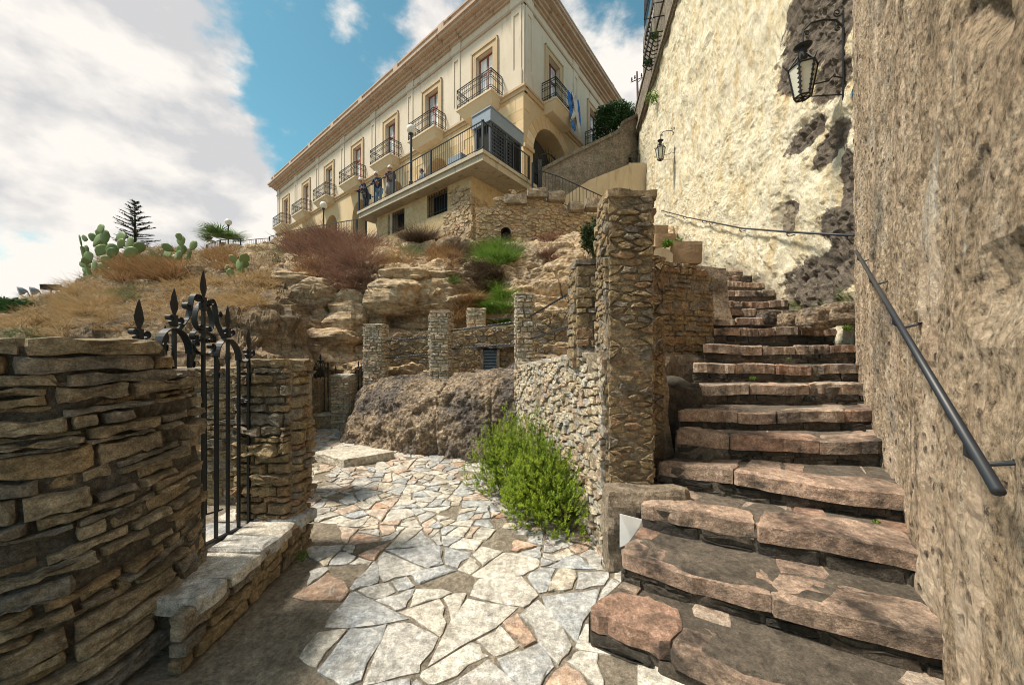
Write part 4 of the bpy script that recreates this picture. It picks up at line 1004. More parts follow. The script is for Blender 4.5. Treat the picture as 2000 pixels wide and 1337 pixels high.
def window(house, F, c, wood, z0=ZC+.16, z1=17.55, hw=.62):
    mb = MB()
    for (a, b, z, zz) in ((c-hw-.30, c-hw, z0, z1+.30), (c+hw, c+hw+.30, z0, z1+.30), (c-hw, c+hw, z1, z1+.30)):
        mb.frame_box(F(0, 0, 0), F(1, 0, 0)-F(0, 0, 0), F(0, 0, 1)-F(0, 0, 0), Z1, a, b, -.01, .055, z, zz)
    for (a, b, z, zz) in ((c-hw-.36, c-hw-.27, z0, z1+.36), (c+hw+.27, c+hw+.36, z0, z1+.36), (c-hw-.36, c+hw+.36, z1+.27, z1+.362)):
        mb.frame_box(F(0, 0, 0), F(1, 0, 0)-F(0, 0, 0), F(0, 0, 1)-F(0, 0, 0), Z1, a, b, -.01, .10, z, zz)
    win = mb.build('window', M['trim'], house); O = F(0, 0, 0); A = F(1, 0, 0)-O; B = F(0, 0, 1)-O
    fr = MB(); w = .075
    for (a, b, z, zz) in ((c-hw, c-hw+w, z0, z1), (c+hw-w, c+hw, z0, z1), (c-.06, c+.06, z0, z1), (c-hw+w, c-.06, z1-w, z1), (c+.06, c+hw-w, z1-w, z1), (c-hw+w, c-.06, z0, z0+.4), (c+.06, c+hw-w, z0, z0+.4),
                          (c-hw+w, c-.06, z1-.98, z1-.86), (c+.06, c+hw-w, z1-.98, z1-.86)):
        fr.frame_box(O, A, B, Z1, a, b, -.30, -.22, z, zz)
    fr.build('frame', M[wood], win)
    for (a, b) in ((c-hw+w, c-.06), (c+.06, c+hw-w)):
        for (z, zz) in ((z0+.4, z1-.98), (z1-.86, z1-w)):
            g = MB(); g.frame_box(O, A, B, Z1, a, b, -.28, -.26, z, zz); g.build('pane', M['glass'], win)
def balcony(house, F, c, hw=1.25, dep=.85):
    O = F(0, 0, 0); A = F(1, 0, 0)-O; B = F(0, 0, 1)-O
    mb = MB(); mb.frame_box(O, A, B, Z1, c-hw-.05, c+hw+.05, .0, dep+.05, ZC+.08, ZC+.17)
    q = lambda a, b, z: O+A*a+B*b+Z1*z
    z0, z1 = ZC-.30, ZC+.08
    mb.hexa([q(c-hw+.22, 0, z0), q(c+hw-.22, 0, z0), q(c+hw-.22, dep-.32, z0), q(c-hw+.22, dep-.32, z0), q(c-hw, 0, z1), q(c+hw, 0, z1), q(c+hw, dep, z1), q(c-hw, dep, z1)])
    bal = mb.build('balcony', M['soffit'], house)
    r = MB(); zb = ZC+.19; path = [(c-hw, .02), (c-hw, dep), (c+hw, dep), (c+hw, .02)]
    for zz, rr in ((zb+.10, .018), (zb+.22, .014), (zb+.58, .013), (zb+.70, .013), (zb+.90, .016), (zb+1.02, .024)):
        for (p0, p1) in zip(path, path[1:]): r.tube([q(p0[0], p0[1], zz), q(p1[0], p1[1], zz)], rr, 5)
    for (p0, p1) in zip(path, path[1:]):
        L = math.hypot(p1[0]-p0[0], p1[1]-p0[1]); n = max(2, int(L/.14))
        for k in range(n+1):
            a, b = p0[0]+(p1[0]-p0[0])*k/n, p0[1]+(p1[1]-p0[1])*k/n; r.tube([q(a, b, zb-.02), q(a, b, zb+1.02)], .009 if 0 < k < n else .018, 4)
        m = n
        for k in range(m):
            for (lo, hi) in ((zb+.58, zb+.70), (zb+.90, zb+1.02), (zb+.10, zb+.22)):
                t0, t1 = k/m, (k+1)/m; f = lambda t: (p0[0]+(p1[0]-p0[0])*t, p0[1]+(p1[1]-p0[1])*t)
                (a, b), (a2, b2) = f(t0), f(t1); r.tube([q(a, b, lo if k % 2 else hi), q(a2, b2, hi if k % 2 else lo)], .007, 4)
    r.build('railing', M['iron'], bal)
def house():
    h = thing('long_house', (HC.x, HC.y, ZG), 'long cream two-storey house with red-framed balcony doors above the cliff', 'house')
    mb = MB(); lr = [(c-.62, c+.62, ZC+.16, 17.55) for c in LW]; rr = [(c-.62, c+.62, ZC+.16, 17.55) for c in RW]
    facade(mb, FLh, LLEN, ZC+.14, ZT, lr, [], True); facade(mb, FRh, RLEN, ZC+.14, ZT, rr, [], False)
    E = FLh(LLEN, 0, 0); D2 = FLh(LLEN, 0, -12)
    mb.add([E+Z1*ZG, D2+Z1*ZG, D2+Z1*ZT, E+Z1*ZT], [(0, 1, 2, 3)]); mb.build('upper_wall', M['stucco'], h)
    mb = MB(); facade(mb, FLh, LLEN, ZG-1.5, ZC-.14, [], LA, True); facade(mb, FRh, RLEN, ZG-1.5, ZC-.14, [], RA, False); mb.build('lower_wall', M['ashlar'], h)
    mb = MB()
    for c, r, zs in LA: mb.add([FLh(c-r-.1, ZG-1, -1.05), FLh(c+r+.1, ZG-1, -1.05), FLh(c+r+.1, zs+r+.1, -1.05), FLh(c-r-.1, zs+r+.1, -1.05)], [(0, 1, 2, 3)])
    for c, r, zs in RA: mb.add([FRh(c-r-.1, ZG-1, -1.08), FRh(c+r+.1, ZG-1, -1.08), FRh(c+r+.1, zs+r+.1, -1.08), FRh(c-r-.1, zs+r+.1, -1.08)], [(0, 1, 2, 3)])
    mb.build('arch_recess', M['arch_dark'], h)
    for F, Ln, ex in ((FLh, LLEN, 1), (FRh, RLEN, 1)):
        O = F(0, 0, 0); A = F(1, 0, 0)-O; B = F(0, 0, 1)-O
        sc = MB(); sc.frame_box(O, A, B, Z1, -.12 if F is FLh else .0, Ln+.05, -.2, .10, ZC-.14, ZC+.03); sc.frame_box(O, A, B, Z1, -.17 if F is FLh else 0, Ln+.1, -.2, .17, ZC+.03, ZC+.14); sc.build('string_course', M['trim'], h)
        co = MB()
        for (p, z0, z1) in ((.06, ZT-.62, ZT-.50), (.10, ZT-.05, ZT+.08), (.22, ZT+.08, ZT+.24), (.36, ZT+.24, ZT+.42), (.62, ZT+.42, ZT+.60), (.72, ZT+.60, ZT+.74), (.40, ZT+.74, ZT+1.32), (.46, ZT+1.32, ZT+1.42)):
            co.frame_box(O, A, B, Z1, -p if F is FLh else .0, Ln+(p if F is FLh else 0), -.3, p, z0, z1)
        k = 0.8
        while k < Ln: co.frame_box(O, A, B, Z1, k, k+.5, .3, .47, ZT+.74, ZT+1.44); k += 4.7
        co.build('cornice', M['cornice'], h)
        # pilasters with sunk panels
        cs = LW if F is FLh else RW; xs = [.45]+[(a+b)/2 for a, b in zip(cs, cs[1:])]+([LLEN-.5] if F is FLh else [])
        for x in xs:
            for (a, b, z0, z1, p) in ((x-.36, x+.36, ZC+.14, ZC+1.0, .07), (x-.32, x-.17, ZC+1.0, ZT-.62, .045), (x+.17, x+.32, ZC+1.0, ZT-.62, .045), (x-.17, x+.17, ZC+1.0, ZC+1.15, .045), (x-.17, x+.17, ZT-.95, ZT-.62, .045), (x-.38, x+.38, ZT-.50, ZT-.05, .06)):
                pm = MB(); pm.frame_box(O, A, B, Z1, a, b, -.02, p, z0, z1)
                if (a, b) == (x-.36, x+.36): base = pm.build('pilaster', M['stucco'], h)
                else: pm.build('panel_strip', M['stucco'], base)
        # frame bars round the wall panels
        for x0, x1 in zip(xs, xs[1:]):
            pm = MB(); pm.frame_box(O, A, B, Z1, x0+.4, x1-.4, -.02, .05, ZT-.60, ZT-.47); pm.build('panel_moulding', M['trim'], h)
        for c in cs: window(h, F, c, 'redwood' if F is FLh else 'purplewood'); balcony(h, F, c)
        # ashlar courses of the ground floor, as far as blocks can be told apart
        rng = random.Random(7 if F is FLh else 9); arcs = LA if F is FLh else RA; zz = 10.2; row = 0; mesh = None
        while zz < ZC-.3:
            hh = .50 if row % 3 else .62; x = .0 if row % 2 else -.0; first = .9 if row % 2 else .5; lim = 9.4 if F is FLh else 7.2
            while x < lim:
                Lb = first if x == 0 else rng.uniform(.8, 1.3); a, b = x+.006, x+Lb-.006; c_, d_ = zz+.005, min(zz+hh, ZC-.15)-.005
                okb = True
                for (c, r, zs) in arcs:
                    m = r+(.72 if F is FRh else .12); nx_ = min(max(c, a), b); nz = min(max(zs, c_), d_)
                    if math.hypot(nx_-c, nz-zs) < m or (c-m < b and c+m > a and c_ < zs): okb = False
                if okb:
                    bm = MB(); bm.frame_box(O, A, B, Z1, a, b, -.03, .018+rng.uniform(0, .006), c_, d_); bm.build('ashlar_block', M['ashlar_b'], h)
                x += Lb
            zz += hh; row += 1
    # voussoirs of the large arch
    c, r, zs = RA[0]; n = 15
    for k in range(n):
        a0, a1 = math.pi*k/n+.006, math.pi*(k+1)/n-.006; ro = r+.62
        q = lambda rad, an, d: FRh(c+rad*math.cos(an), min(zs+rad*math.sin(an), ZC-.16), d)
        bm = MB(); bm.hexa([q(r, a0, -.05), q(ro, a0, -.05), q(ro, a1, -.05), q(r, a1, -.05), q(r, a0, .022), q(ro, a0, .022), q(ro, a1, .022), q(r, a1, .022)]); bm.build('voussoir', M['ashlar_b'], h)
    # impost beside the arch, chimney, roof
    bm = MB(); O = FRh(0, 0, 0); bm.frame_box(O, RD, RN, Z1, -.05, .78, -.05, .12, 11.55, 11.72); bm.build('impost', M['trim'], h)
    bm = MB(); a, b, c_, d_ = FLh(0, ZT+.9, 0), FLh(LLEN, ZT+.9, 0), FLh(LLEN, ZT+.9, -14), FRh(RLEN, ZT+.9, 0); bm.add([a, b, c_, d_], [(0, 1, 2, 3)]); rf = bm.build('roof', M['cornice'], h)
    bm = MB(); bm.frame_box(FRh(6, 0, 0), RD, RN, Z1, 0, 1.1, -.9, .05, ZT+.8, ZT+2.1); bm.build('chimney', M['cornice'], rf)
t_ = NT('varied ashlar'); r_ = t_.rand(); c_ = t_.ramp(r_, [(0, (.60, .43, .25)), (.35, (.68, .53, .34)), (.6, (.56, .39, .21)), (1, (.70, .57, .39))]); M['ashlar_b'] = t_.done(t_.mix(t_.rng(t_.noise(3, 6, .6), .4, .7, 0, .4), c_, (.48, .33, .18)), .85, t_.bump(t_.noise(30, 5, .6), .3, .01), .2)
house()
# fan grille in the large arch
def fan():
    c, r, zs = RA[0]; t = thing('fan_gate', tuple(FRh(c, ZG, -.2)), 'black iron fan grille with spikes in the large house arch', 'gate'); cc = lambda rad, an: FRh(c-.15+rad*math.cos(an), 10.6+rad*math.sin(an), .05)
    mb = MB(); mb.tube([cc(1.62, math.pi*(.08+.84*k/24)) for k in range(25)], .03, 5); mb.tube([cc(.18, math.pi*k/10) for k in range(11)], .025, 5); mb.build('hoop', M['iron'], t)
    for k in range(15): an = math.pi*(.08+.84*k/14); mb = MB(); mb.tube([cc(.18, an), cc(1.62, an)], .016, 4); mb.tube([cc(1.6, an), cc(1.95, an)], [.022, .002], 4); mb.build('spoke', M['iron'], t)
    mb = MB(); mb.tube([FRh(c-1.9, 10.6, .05), FRh(c+1.6, 10.6, .05)], .03, 5)
    for k in range(16): x = c-1.8+.22*k; mb.tube([FRh(x, ZG, .05), FRh(x, 10.6, .05)], .014, 4)
    mb.build('leaf', M['iron'], t)
fan()
# banner on the side balcony
def banner():
    c = RW[0]+.55; t = thing('banner', tuple(FRh(c, ZC, .95)), 'blue and white banner knotted over the side balcony railing', 'banner'); rng = random.Random(4)
    def cloth(pts, mat, name, off):
        V = []; f = []; n = len(pts)
        for k, (s, z, w) in enumerate(pts):
            for j in range(5):
                x = s+w*(j/4-.5); V.append(FRh(x, z+.05*math.sin(j*2.1+k), .93+off+.05*math.sin(j*1.9+k*1.3)))
        for k in range(n-1):
            for j in range(4): a = k*5+j; f.append((a, a+1, a+6, a+5))
        o = link_mesh(name, V, f, M[mat], t, smooth=True); m = o.modifiers.new('thick', 'SOLIDIFY'); m.thickness = .012
    cloth([(c-.55, ZC+1.05, .45), (c-.45, ZC+.6, .55), (c-.3, ZC+.15, .35), (c-.1, ZC-.15, .28), (c+.05, ZC-.45, .45), (c+.05, ZC-.62, .35)], 'banner_blue', 'blue_drape', .0)
    cloth([(c+.35, ZC+1.2, .25), (c+.55, ZC+.7, .4), (c+.7, ZC+.2, .38), (c+.75, ZC-.05, .2)], 'banner_blue', 'blue_drape', .0)
    cloth([(c+.1, ZC+1.25, .08), (c+.12, ZC+.75, .42), (c+.1, ZC+.35, .5), (c-.2, ZC-.1, .22), (c-.45, ZC-.42, .04)], 'banner_white', 'white_drape', .07)
    cloth([(c-.45, ZC+1.2, .06), (c-.15, ZC+.75, .3), (c+.2, ZC+.3, .4), (c+.45, ZC-.2, .26), (c+.7, ZC-.75, .05)], 'banner_white', 'white_drape', .09)
banner()

# ------------------------------------------------------------------ viewing platform
PLL, PRL = 9.28, 3.13
def platform():
    t = thing('viewing_platform', (PC.x, PC.y, PZ-.35), 'stained concrete viewing platform jutting out below the house', 'platform')
    q = lambda a, b, z: PC+LD*a+RD*b+Z1*z
    mb = MB()
    for (in_, z0, z1) in ((0, PZ-.13, PZ), (.07, PZ-.36, PZ-.13)):
        pts = [q(in_, in_, 0), q(PLL-in_, in_, 0), q(PLL-in_, 5.5, 0), q(in_, 5.5, 0)]
        pts = [q(in_, in_, 0), q(PLL-in_, in_, 0), q(PLL-in_, PRL+2.0, 0), q(in_, PRL+.5, 0)]
        mb.hexa([p+Z1*z0 for p in pts]+[p+Z1*z1 for p in pts])
    mb.build('slab', M['concrete'], t)
    mb = MB(); mb.hexa([q(PLL-.8, .9, 0)+Z1*(PZ-1.6), q(PLL-.3, .9, 0)+Z1*(PZ-.36), q(PLL-.3, 3.5, 0)+Z1*(PZ-.36), q(PLL-.8, 3.5, 0)+Z1*(PZ-1.6), q(PLL-2.4, .6, 0)+Z1*(PZ-1.6), q(PLL-2.4, .6, 0)+Z1*(PZ-.37), q(PLL-2.4, 3.5, 0)+Z1*(PZ-.37), q(PLL-2.4, 3.5, 0)+Z1*(PZ-1.6)]); mb.build('haunch', M['concrete'], t)
    # the court behind, up to the house
    mb = MB(); pts = [q(1.5, 2.5, 0), q(PLL+24, 2.4, 0), FLh(LLEN, 0, -.5), FLh(-1, 0, -.5), FRh(6, 0, .2), q(1.2, PRL+.4, 0)]; n = len(pts)
    zz = [PZ-.02]*n; mb.add([p+Z1*(PZ-.02) for p in pts]+[p+Z1*(PZ-2.5) for p in pts], [tuple(range(n))]+[(i, n+i, n+(i+1) % n, (i+1) % n) for i in range(n)]); tag(mb.build('forecourt', M['concrete']), kind='structure')
    r = thing('platform_railing', tuple(PC+Z1*PZ), 'black bar railing round the viewing platform', 'railing')
    def run(f, L, posts, name):
        for x in posts: mb = MB(); p = f(x); mb.frame_box(p, LD, RD, Z1, -.035, .035, -.035, .035, PZ, PZ+1.08); mb.build('post', M['rail'], r)
        mb = MB(); mb.tube([f(0)+Z1*(PZ+1.06), f(L)+Z1*(PZ+1.06)], .026, 5); mb.tube([f(0)+Z1*(PZ+.09), f(L)+Z1*(PZ+.09)], .018, 5); mb.build('handrail', M['rail'], r)
        n = int(L/.125)
        for k in range(1, n): mb = MB(); p = f(L*k/n); mb.tube([p+Z1*(PZ+.09), p+Z1*(PZ+1.06)], .009, 4); mb.build('baluster', M['rail'], r)
    run(lambda x: q(x, .06, 0), PLL-.08, (.05, 3.1, 5.9, 7.6, PLL-.1), 'left'); run(lambda x: q(.06, x, 0), PRL-.05, (1.9, PRL-.05), 'right'); 
    run(lambda x: q(PLL-.1, .06+x, 0), 2.5, (2.5,), 'end')
platform()
def kiosk():
    O = PC+LD*.1+RD*.95+Z1*PZ; O = PC+LD*.30+RD*.75+Z1*PZ
    t = thing('lift_kiosk', tuple(O), 'blue-grey metal kiosk with grid windows on the platform corner', 'kiosk'); w, d, h = 1.95, .75, 1.95
    A, B = RD, LD
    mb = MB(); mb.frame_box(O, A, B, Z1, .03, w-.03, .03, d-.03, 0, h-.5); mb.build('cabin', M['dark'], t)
    mb = MB(); mb.frame_box(O, A, B, Z1, -.12, w+.12, -.12, d+.12, h-.5, h-.02); mb.frame_box(O, A, B, Z1, -.15, w+.15, -.15, d+.15, h-.02, h+.03); mb.build('roof_box', M['pale_steel'], t)
    for (a, b) in ((0, 0), (w, 0), (0, d), (w, d), (w*.5, 0)):
        mb = MB(); mb.frame_box(O, A, B, Z1, a-.05, a+.05, b-.05, b+.05, 0, h-.5); mb.build('post', M['blue_steel'], t)
    for k in range(9): mb = MB(); z = .2+.14*k; mb.frame_box(O, A, B, Z1, .05, w*.75, -.035, -.012, z, z+.035); mb.build('slat', M['blue_steel'], t)
    for k in range(8): mb = MB(); x = .12+.18*k; mb.frame_box(O, A, B, Z1, x, x+.03, -.042, -.012, .1, h-.52); mb.build('slat', M['blue_steel'], t)
    O2 = PC+LD*1.9+RD*.7+Z1*PZ; t = thing('metal_cabinet', tuple(O2), 'small pale blue metal cabinet behind the platform railing', 'cabinet')
    mb = MB(); mb.frame_box(O2, RD, LD, Z1, 0, .6, 0, .8, .25, .85); mb.build('box', M['pale_steel'], t); mb = MB(); mb.frame_box(O2, RD, LD, Z1, .04, .56, .04, .76, 0, .25); mb.build('plinth', M['dark'], t)
kiosk()

# lamp posts, lower fence
def lamp_post(p, hgt, label, r=.20):
    t = thing('lamp_post', tuple(p), label, 'street lamp', 'globe lamp posts'); mb = MB(); mb.lathe(p, [(.09, 0), (.09, .3), (.055, .35), (.05, hgt-.1), (.10, hgt-.06), (.10, hgt)], 10); mb.build('post', M['rail'], t)
    g = MB(); g.lathe(p+Z1*(hgt-.02), [(r*math.sin(a)+.002, r-r*math.cos(a)) for a in [math.pi*k/10 for k in range(11)]], 16); g.build('globe', M['globe'], t, smooth=True)
k = P(803, 370, 16.2); lamp_post(Vector((k.x, k.y, PZ)), P(803, 252, 16.2).z-PZ-.2, 'globe lamp post rising behind the platform railing', .20)
p = P(632, 470, 24.0); lamp_post(p, P(632, 401, 24).z-p.z-.2, 'globe lamp post at the lower fence before the small arches', .23)
p = P(446, 486, 30.0); lamp_post(p, P(446, 437, 30).z-p.z-.1, 'distant lamp post standing in front of the palm', .26)
def fence(pts, label, hgt, spacing, mat, nm='bar_fence'):
    t = thing(nm, tuple(pts[0]), label, 'fence')
    rail = MB(); rail.tube([p+Z1*hgt for p in pts], .03, 5); rail.tube([p+Z1*.12 for p in pts], .02, 5); rail.build('rail', M[mat], t)
    for a, b in zip(pts, pts[1:]):
        n = max(2, int((b-a).length/spacing)); mb = MB(); mb.tube([a, a+Z1*hgt], .05, 5); mb.build('post', M[mat], t)
        for k in range(1, n): q = a+(b-a)*k/n; mb = MB(); mb.tube([q+Z1*.1, q+Z1*hgt], .012, 4); mb.build('bar', M[mat], t)
    mb = MB(); mb.tube([pts[-1], pts[-1]+Z1*hgt], .05, 5); mb.build('post', M[mat], t)
def onz(u, v, Y): return P(u, v, Y)
fence([P(697, 468, 20.3), P(632, 474, 23), P(565, 482, 26.5), P(526, 490, 29)], 'black bar fence below the house arches', 1.15, .20, 'rail')
fence([P(526, 488, 29), P(500, 489, 30), P(470, 492, 31)], 'thin reddish fence running out beside the palm', .95, .3, 'purplewood')
fence([P(404, 497, 22), P(430, 486, 24), P(470, 482, 26)], 'short dark fence in front of the palm', .6, .25, 'rail')

# ------------------------------------------------------------------ upper right: garden wall, render slope, stair rail, pole
def slab_wall(name, label, pts_top, pts_bot, thick, mat, cap=None, cat='wall'):
    n = len(pts_top); t = thing(name, tuple(pts_bot[0]), label, cat); D = Vector((.15, 1, 0)).normalized()*thick
    V = list(pts_bot)+list(pts_top)+[p+D for p in pts_bot]+[p+D for p in pts_top]; f = []
    for i in range(n-1): f += [(i, i+1, n+i+1, n+i), (2*n+i, 3*n+i, 3*n+i+1, 2*n+i+1), (n+i, n+i+1, 3*n+i+1, 3*n+i)]
    f += [(0, n, 3*n, 2*n), (n-1, 3*n-1, 4*n-1, 2*n-1)]; link_mesh('wall', V, f, M[mat], t)
    if cap:
        mb = MB()
        for i in range(n-1):
            a, b = pts_top[i], pts_top[i+1]; U = (b-a); up = Vector((0, 0, 1)); mb.hexa([a-D*.25-Z1*.05, b-D*.25-Z1*.05, b+D*1.2-Z1*.05, a+D*1.2-Z1*.05, a-D*.25+Z1*.13, b-D*.25+Z1*.13, b+D*1.2+Z1*.13, a+D*1.2+Z1*.13])
        mb.build('coping', M[cap], t)
slab_wall('garden_wall', 'weathered grey sloping wall with coping under the round tree', [P(1052, 338, 18.2), P(1120, 302, 18.4), P(1180, 274, 18.8), P(1212, 258, 19.2), P(1213, 245, 19.2), P(1244, 228, 20)], [P(1052, 420, 18.2), P(1120, 420, 18.4), P(1180, 420, 18.8), P(1212, 420, 19.2), P(1213, 420, 19.2), P(1244, 420, 20)], .5, 'grey_render', 'grey_render')
slab_wall('render_wall', 'pale plastered slope wall below the grey garden wall', [P(1090, 392, 16.5), P(1150, 352, 16.8), P(1236, 318, 17.5), P(1262, 318, 17.7)], [P(1090, 470, 16.5), P(1150, 470, 16.8), P(1236, 470, 17.5), P(1262, 470, 17.7)], .4, 'cream_render')
def stair_rail():
    a, m, b = P(1052, 332, 14.6), P(1092, 345, 14.3), P(1188, 389, 13.6); t = thing('stair_railing', tuple(P(1050, 385, 14.6)), 'thin black bar railing sloping down above the golden retaining wall', 'railing')
    pts = [a, m, b]; mb = MB(); mb.tube(pts, .022, 5); lo = [p-Z1*1.0 for p in pts]; mb.tube(lo, .015, 5); mb.build('handrail', M['iron'], t)
    for p0, p1, n in ((a, m, 6), (m, b, 14)):
        for k in range(n+1): q = p0+(p1-p0)*k/n; mb = MB(); mb.tube([q-Z1*1.0, q], .010, 4); mb.build('baluster', M['iron'], t)
    for (u, v, Y) in ((1040, 318, 14.9), (1053, 312, 15.0), (1057, 312, 15.1)):
        p = P(u, v, Y); mb = MB(); mb.box(p.x-.04, p.x+.04, p.y-.04, p.y+.04, p.z-1.3, p.z); mb.build('post', M['rail'], t)
stair_rail()
p = P(1246, 300, 23.0); t = thing('utility_pole', tuple(p), 'thin metal utility pole with a crossarm behind the tall wall top', 'pole')
mb = MB(); mb.tube([p-Z1*4, P(1246, 200, 23), P(1244, 140, 23)], [.09, .08, .05], 8); mb.build('shaft', M['purplewood'], t)
mb = MB(); mb.tube([P(1232, 161, 23), P(1263, 148, 23)], .03, 4); mb.tube([P(1247, 160, 23), P(1258, 150, 23)], .02, 4); mb.build('crossarm', M['iron'], t)
for u, v in ((1234, 158), (1240, 154), (1253, 150)): mb = MB(); c = P(u, v, 23); mb.lathe(c, [(.03, 0), (.06, .05), (.03, .12), (.05, .16), (.02, .22)], 8); mb.build('insulator', M['iron'], t)
# bowed window cage high on the parapet
def cage():
    t = thing('window_cage', tuple(P(1272, 85, 15.6)), 'black bowed iron window cage high on the wall parapet', 'grille')
    top = 6.4
    for k in range(9):
        s = 9.6+.21*k; o = CORNER+CU*s; q = lambda d, z: o+CN*d+Z1*z
        mb = MB(); mb.tube([q(0, 14.0), q(.30, 13.92), q(.52, 14.15), q(.50, 14.6), q(.40, 15.1), q(.46, 16.0), q(.46, 17.4)], .02, 5); mb.build('bar', M['iron'], t)
    for z, d in ((14.15, .53), (14.75, .50), (15.3, .43), (16.2, .47)):
        mb = MB(); a = CORNER+CU*9.6+CN*d+Z1*z; b = CORNER+CU*11.28+CN*d+Z1*z; mb.tube([a-CN*d*.95, a, b, b-CN*d*.95], .022, 5); mb.build('hoop', M['iron'], t)
    mb = MB(); mb.frame_box(CORNER, CU, CN, Z1, 9.2, 14.0, -.5, .015, 15.56, 17.6); mb.build('pier', M['grey_render'], t)
cage()

# ------------------------------------------------------------------ wrought iron near the camera
def spiral(c, r0, r1, a0, turns, n=18):
    """points of a scroll in the gate plane, (along, up)"""
    return [(c[0]+(r0+(r1-r0)*k/n)*math.cos(a0+turns*2*math.pi*k/n), c[1]+(r0+(r1-r0)*k/n)*math.sin(a0+turns*2*math.pi*k/n)) for k in range(n+1)]
def bez(p0, p1, p2, p3, n=14):
    return [tuple(((1-t)**3*p0[i]+3*(1-t)**2*t*p1[i]+3*(1-t)*t*t*p2[i]+t**3*p3[i]) for i in (0, 1)) for t in [k/n for k in range(n+1)]]
def spear(mb, T, y, z, h, s=1.0):
    # flattened leaf-shaped blade
    k = len(mb.v); prof = [(.008, 0), (.011, .10), (.024, .30), (.027, .42), (.018, .70), (.008, .9), (.001, 1.0)]
    for (w, q) in prof:
        for (a, b) in ((-w*s, 0), (0, .009*s if w > .01 else .005*s), (w*s, 0), (0, -.009*s if w > .01 else -.005*s)): mb.v.append(tuple(T(y+a, z+h*q, b)))
    for i in range(len(prof)-1):
        for j in range(4): mb.f.append((k+i*4+j, k+i*4+(j+1) % 4, k+(i+1)*4+(j+1) % 4, k+(i+1)*4+j))
def ornate_gate(name, label, T, N, zb, bars, zr, k=1.0, group=None, wide=.034, detail=True, bar_r=.0085):
    """T(y,z,d) maps gate plane to the world; bars = half count each side; zr = level of the top rail"""
    t = thing(name, tuple(T(0, zb, 0)), label, 'gate', group); sp = .1*k
    def strip(path, w=wide*k, th=.006*k, nm='scroll'):
        mb = MB(); mb.strip([T(a, b, 0) for a, b in path], N, w, th); return mb.build(nm, M['iron'], t)
    for i in range(-bars, bars+1):
        mb = MB(); a = i*sp; top = zr+({0: .34, 2: .13, 4: .03}.get(abs(i), 0.0))*k; r = bar_r*k
        q = lambda x, z, d: T(a+x, z, d)
        mb.hexa([q(-r, zb, -r), q(r, zb, -r), q(r, zb, r), q(-r, zb, r), q(-r, top, -r), q(r, top, -r), q(r, top, r), q(-r, top, r)]); mb.build('bar', M['iron'], t)
    mb = MB(); L = bars*sp+.04*k; mb.hexa([T(-L, zb, -.014*k), T(L, zb, -.014*k), T(L, zb, .014*k), T(-L, zb, .014*k), T(-L, zb+.014*k, -.014*k), T(L, zb+.014*k, -.014*k), T(L, zb+.014*k, .014*k), T(-L, zb+.014*k, .014*k)]); mb.build('bottom_rail', M['iron'], t)
    strip([(-sp, zr), (sp, zr)], nm='top_rail')
    for (a, z, hh) in ((0, zr+.36*k, .19*k), (-2*sp, zr+.20*k, .17*k), (2*sp, zr+.20*k, .17*k), (-4*sp, zr+.08*k, .17*k), (4*sp, zr+.08*k, .17*k)):
        if abs(a) > bars*sp+.001: continue
        mb = MB(); spear(mb, T, a, z, hh, k); mb.build('spearhead', M['iron'], t)
        mb = MB(); r = .013*k; mb.hexa([T(a-r, z-.05*k, -r), T(a+r, z-.05*k, -r), T(a+r, z-.05*k, r), T(a-r, z-.05*k, r), T(a-r, z+.012*k, -r), T(a+r, z+.012*k, -r), T(a+r, z+.012*k, r), T(a-r, z+.012*k, r)]); mb.build('collar', M['iron'], t)
        for s in (-1, 1):     # little curls under each spear
            c = (a+s*.030*k, z-.012*k); pts = [(a+s*.006*k, z-.055*k)]+[(a+s*.016*k, z-.045*k)]+[(c[0]-s*(x-c[0]) if s < 0 else x, y) for x, y in spiral(c, .022*k, .006*k, -1.2, 1.15, 14)]
            strip(pts, wide*k*.85, .005*k)
    for s in (-1, 1):
        # arch over the second bar, ending in a scroll
        arc = [(s*(2*sp+sp*1.0*math.cos(math.pi*q/16)), zr-.005*k+(.135*k)*math.sin(math.pi*q/16)) for q in range(17)]
        strip(arc, wide*k*1.35, .007*k)
        strip([(s*(sp*3), zr), (s*(sp*3.3), zr-.012*k), (s*sp*3.7, zr-.004*k), (s*sp*3.95, zr+.03*k)], nm='scroll')
        if detail:
            # lyre and S-scrolls of the centre piece
            strip(bez((s*.012*k, zr+.335*k), (s*.085*k, zr+.27*k), (s*.075*k, zr+.17*k), (s*.030*k, zr+.155*k))+spiral((s*.028*k, zr+.175*k), .02*k, .008*k, -math.pi/2, s*.8, 10))
            strip(spiral((s*.045*k, zr+.355*k), .008*k, .026*k, 0, s*1.1, 14)[::1]+bez((s*.060*k, zr+.375*k), (s*.105*k, zr+.36*k), (s*.085*k, zr+.24*k), (s*.125*k, zr+.20*k))+bez((s*.125*k, zr+.20*k), (s*.14*k, zr+.17*k), (s*.16*k, zr+.15*k), (s*.17*k, zr+.13*k), 6))
            strip(spiral((s*.115*k, zr+.285*k), .022*k, .006*k, math.pi/2 if s > 0 else math.pi/2, -s*1.2, 14))
            strip(bez((s*.012*k, zr+.145*k), (s*.05*k, zr+.15*k), (s*.085*k, zr+.14*k), (s*.082*k, zr+.105*k))+spiral((s*.064*k, zr+.105*k), .018*k, .006*k, 0 if s > 0 else math.pi, -s*1.1, 12))
            strip(bez((s*.012*k, zr+.01*k), (s*.055*k, zr+.0*k), (s*.085*k, zr+.035*k), (s*.080*k, zr+.065*k))+spiral((s*.060*k, zr+.062*k), .02*k, .006*k, 0 if s > 0 else math.pi, s*1.2, 14))
            strip(spiral((s*.028*k, zr+.095*k), .018*k, .006*k, math.pi/2, s*1.1, 12))
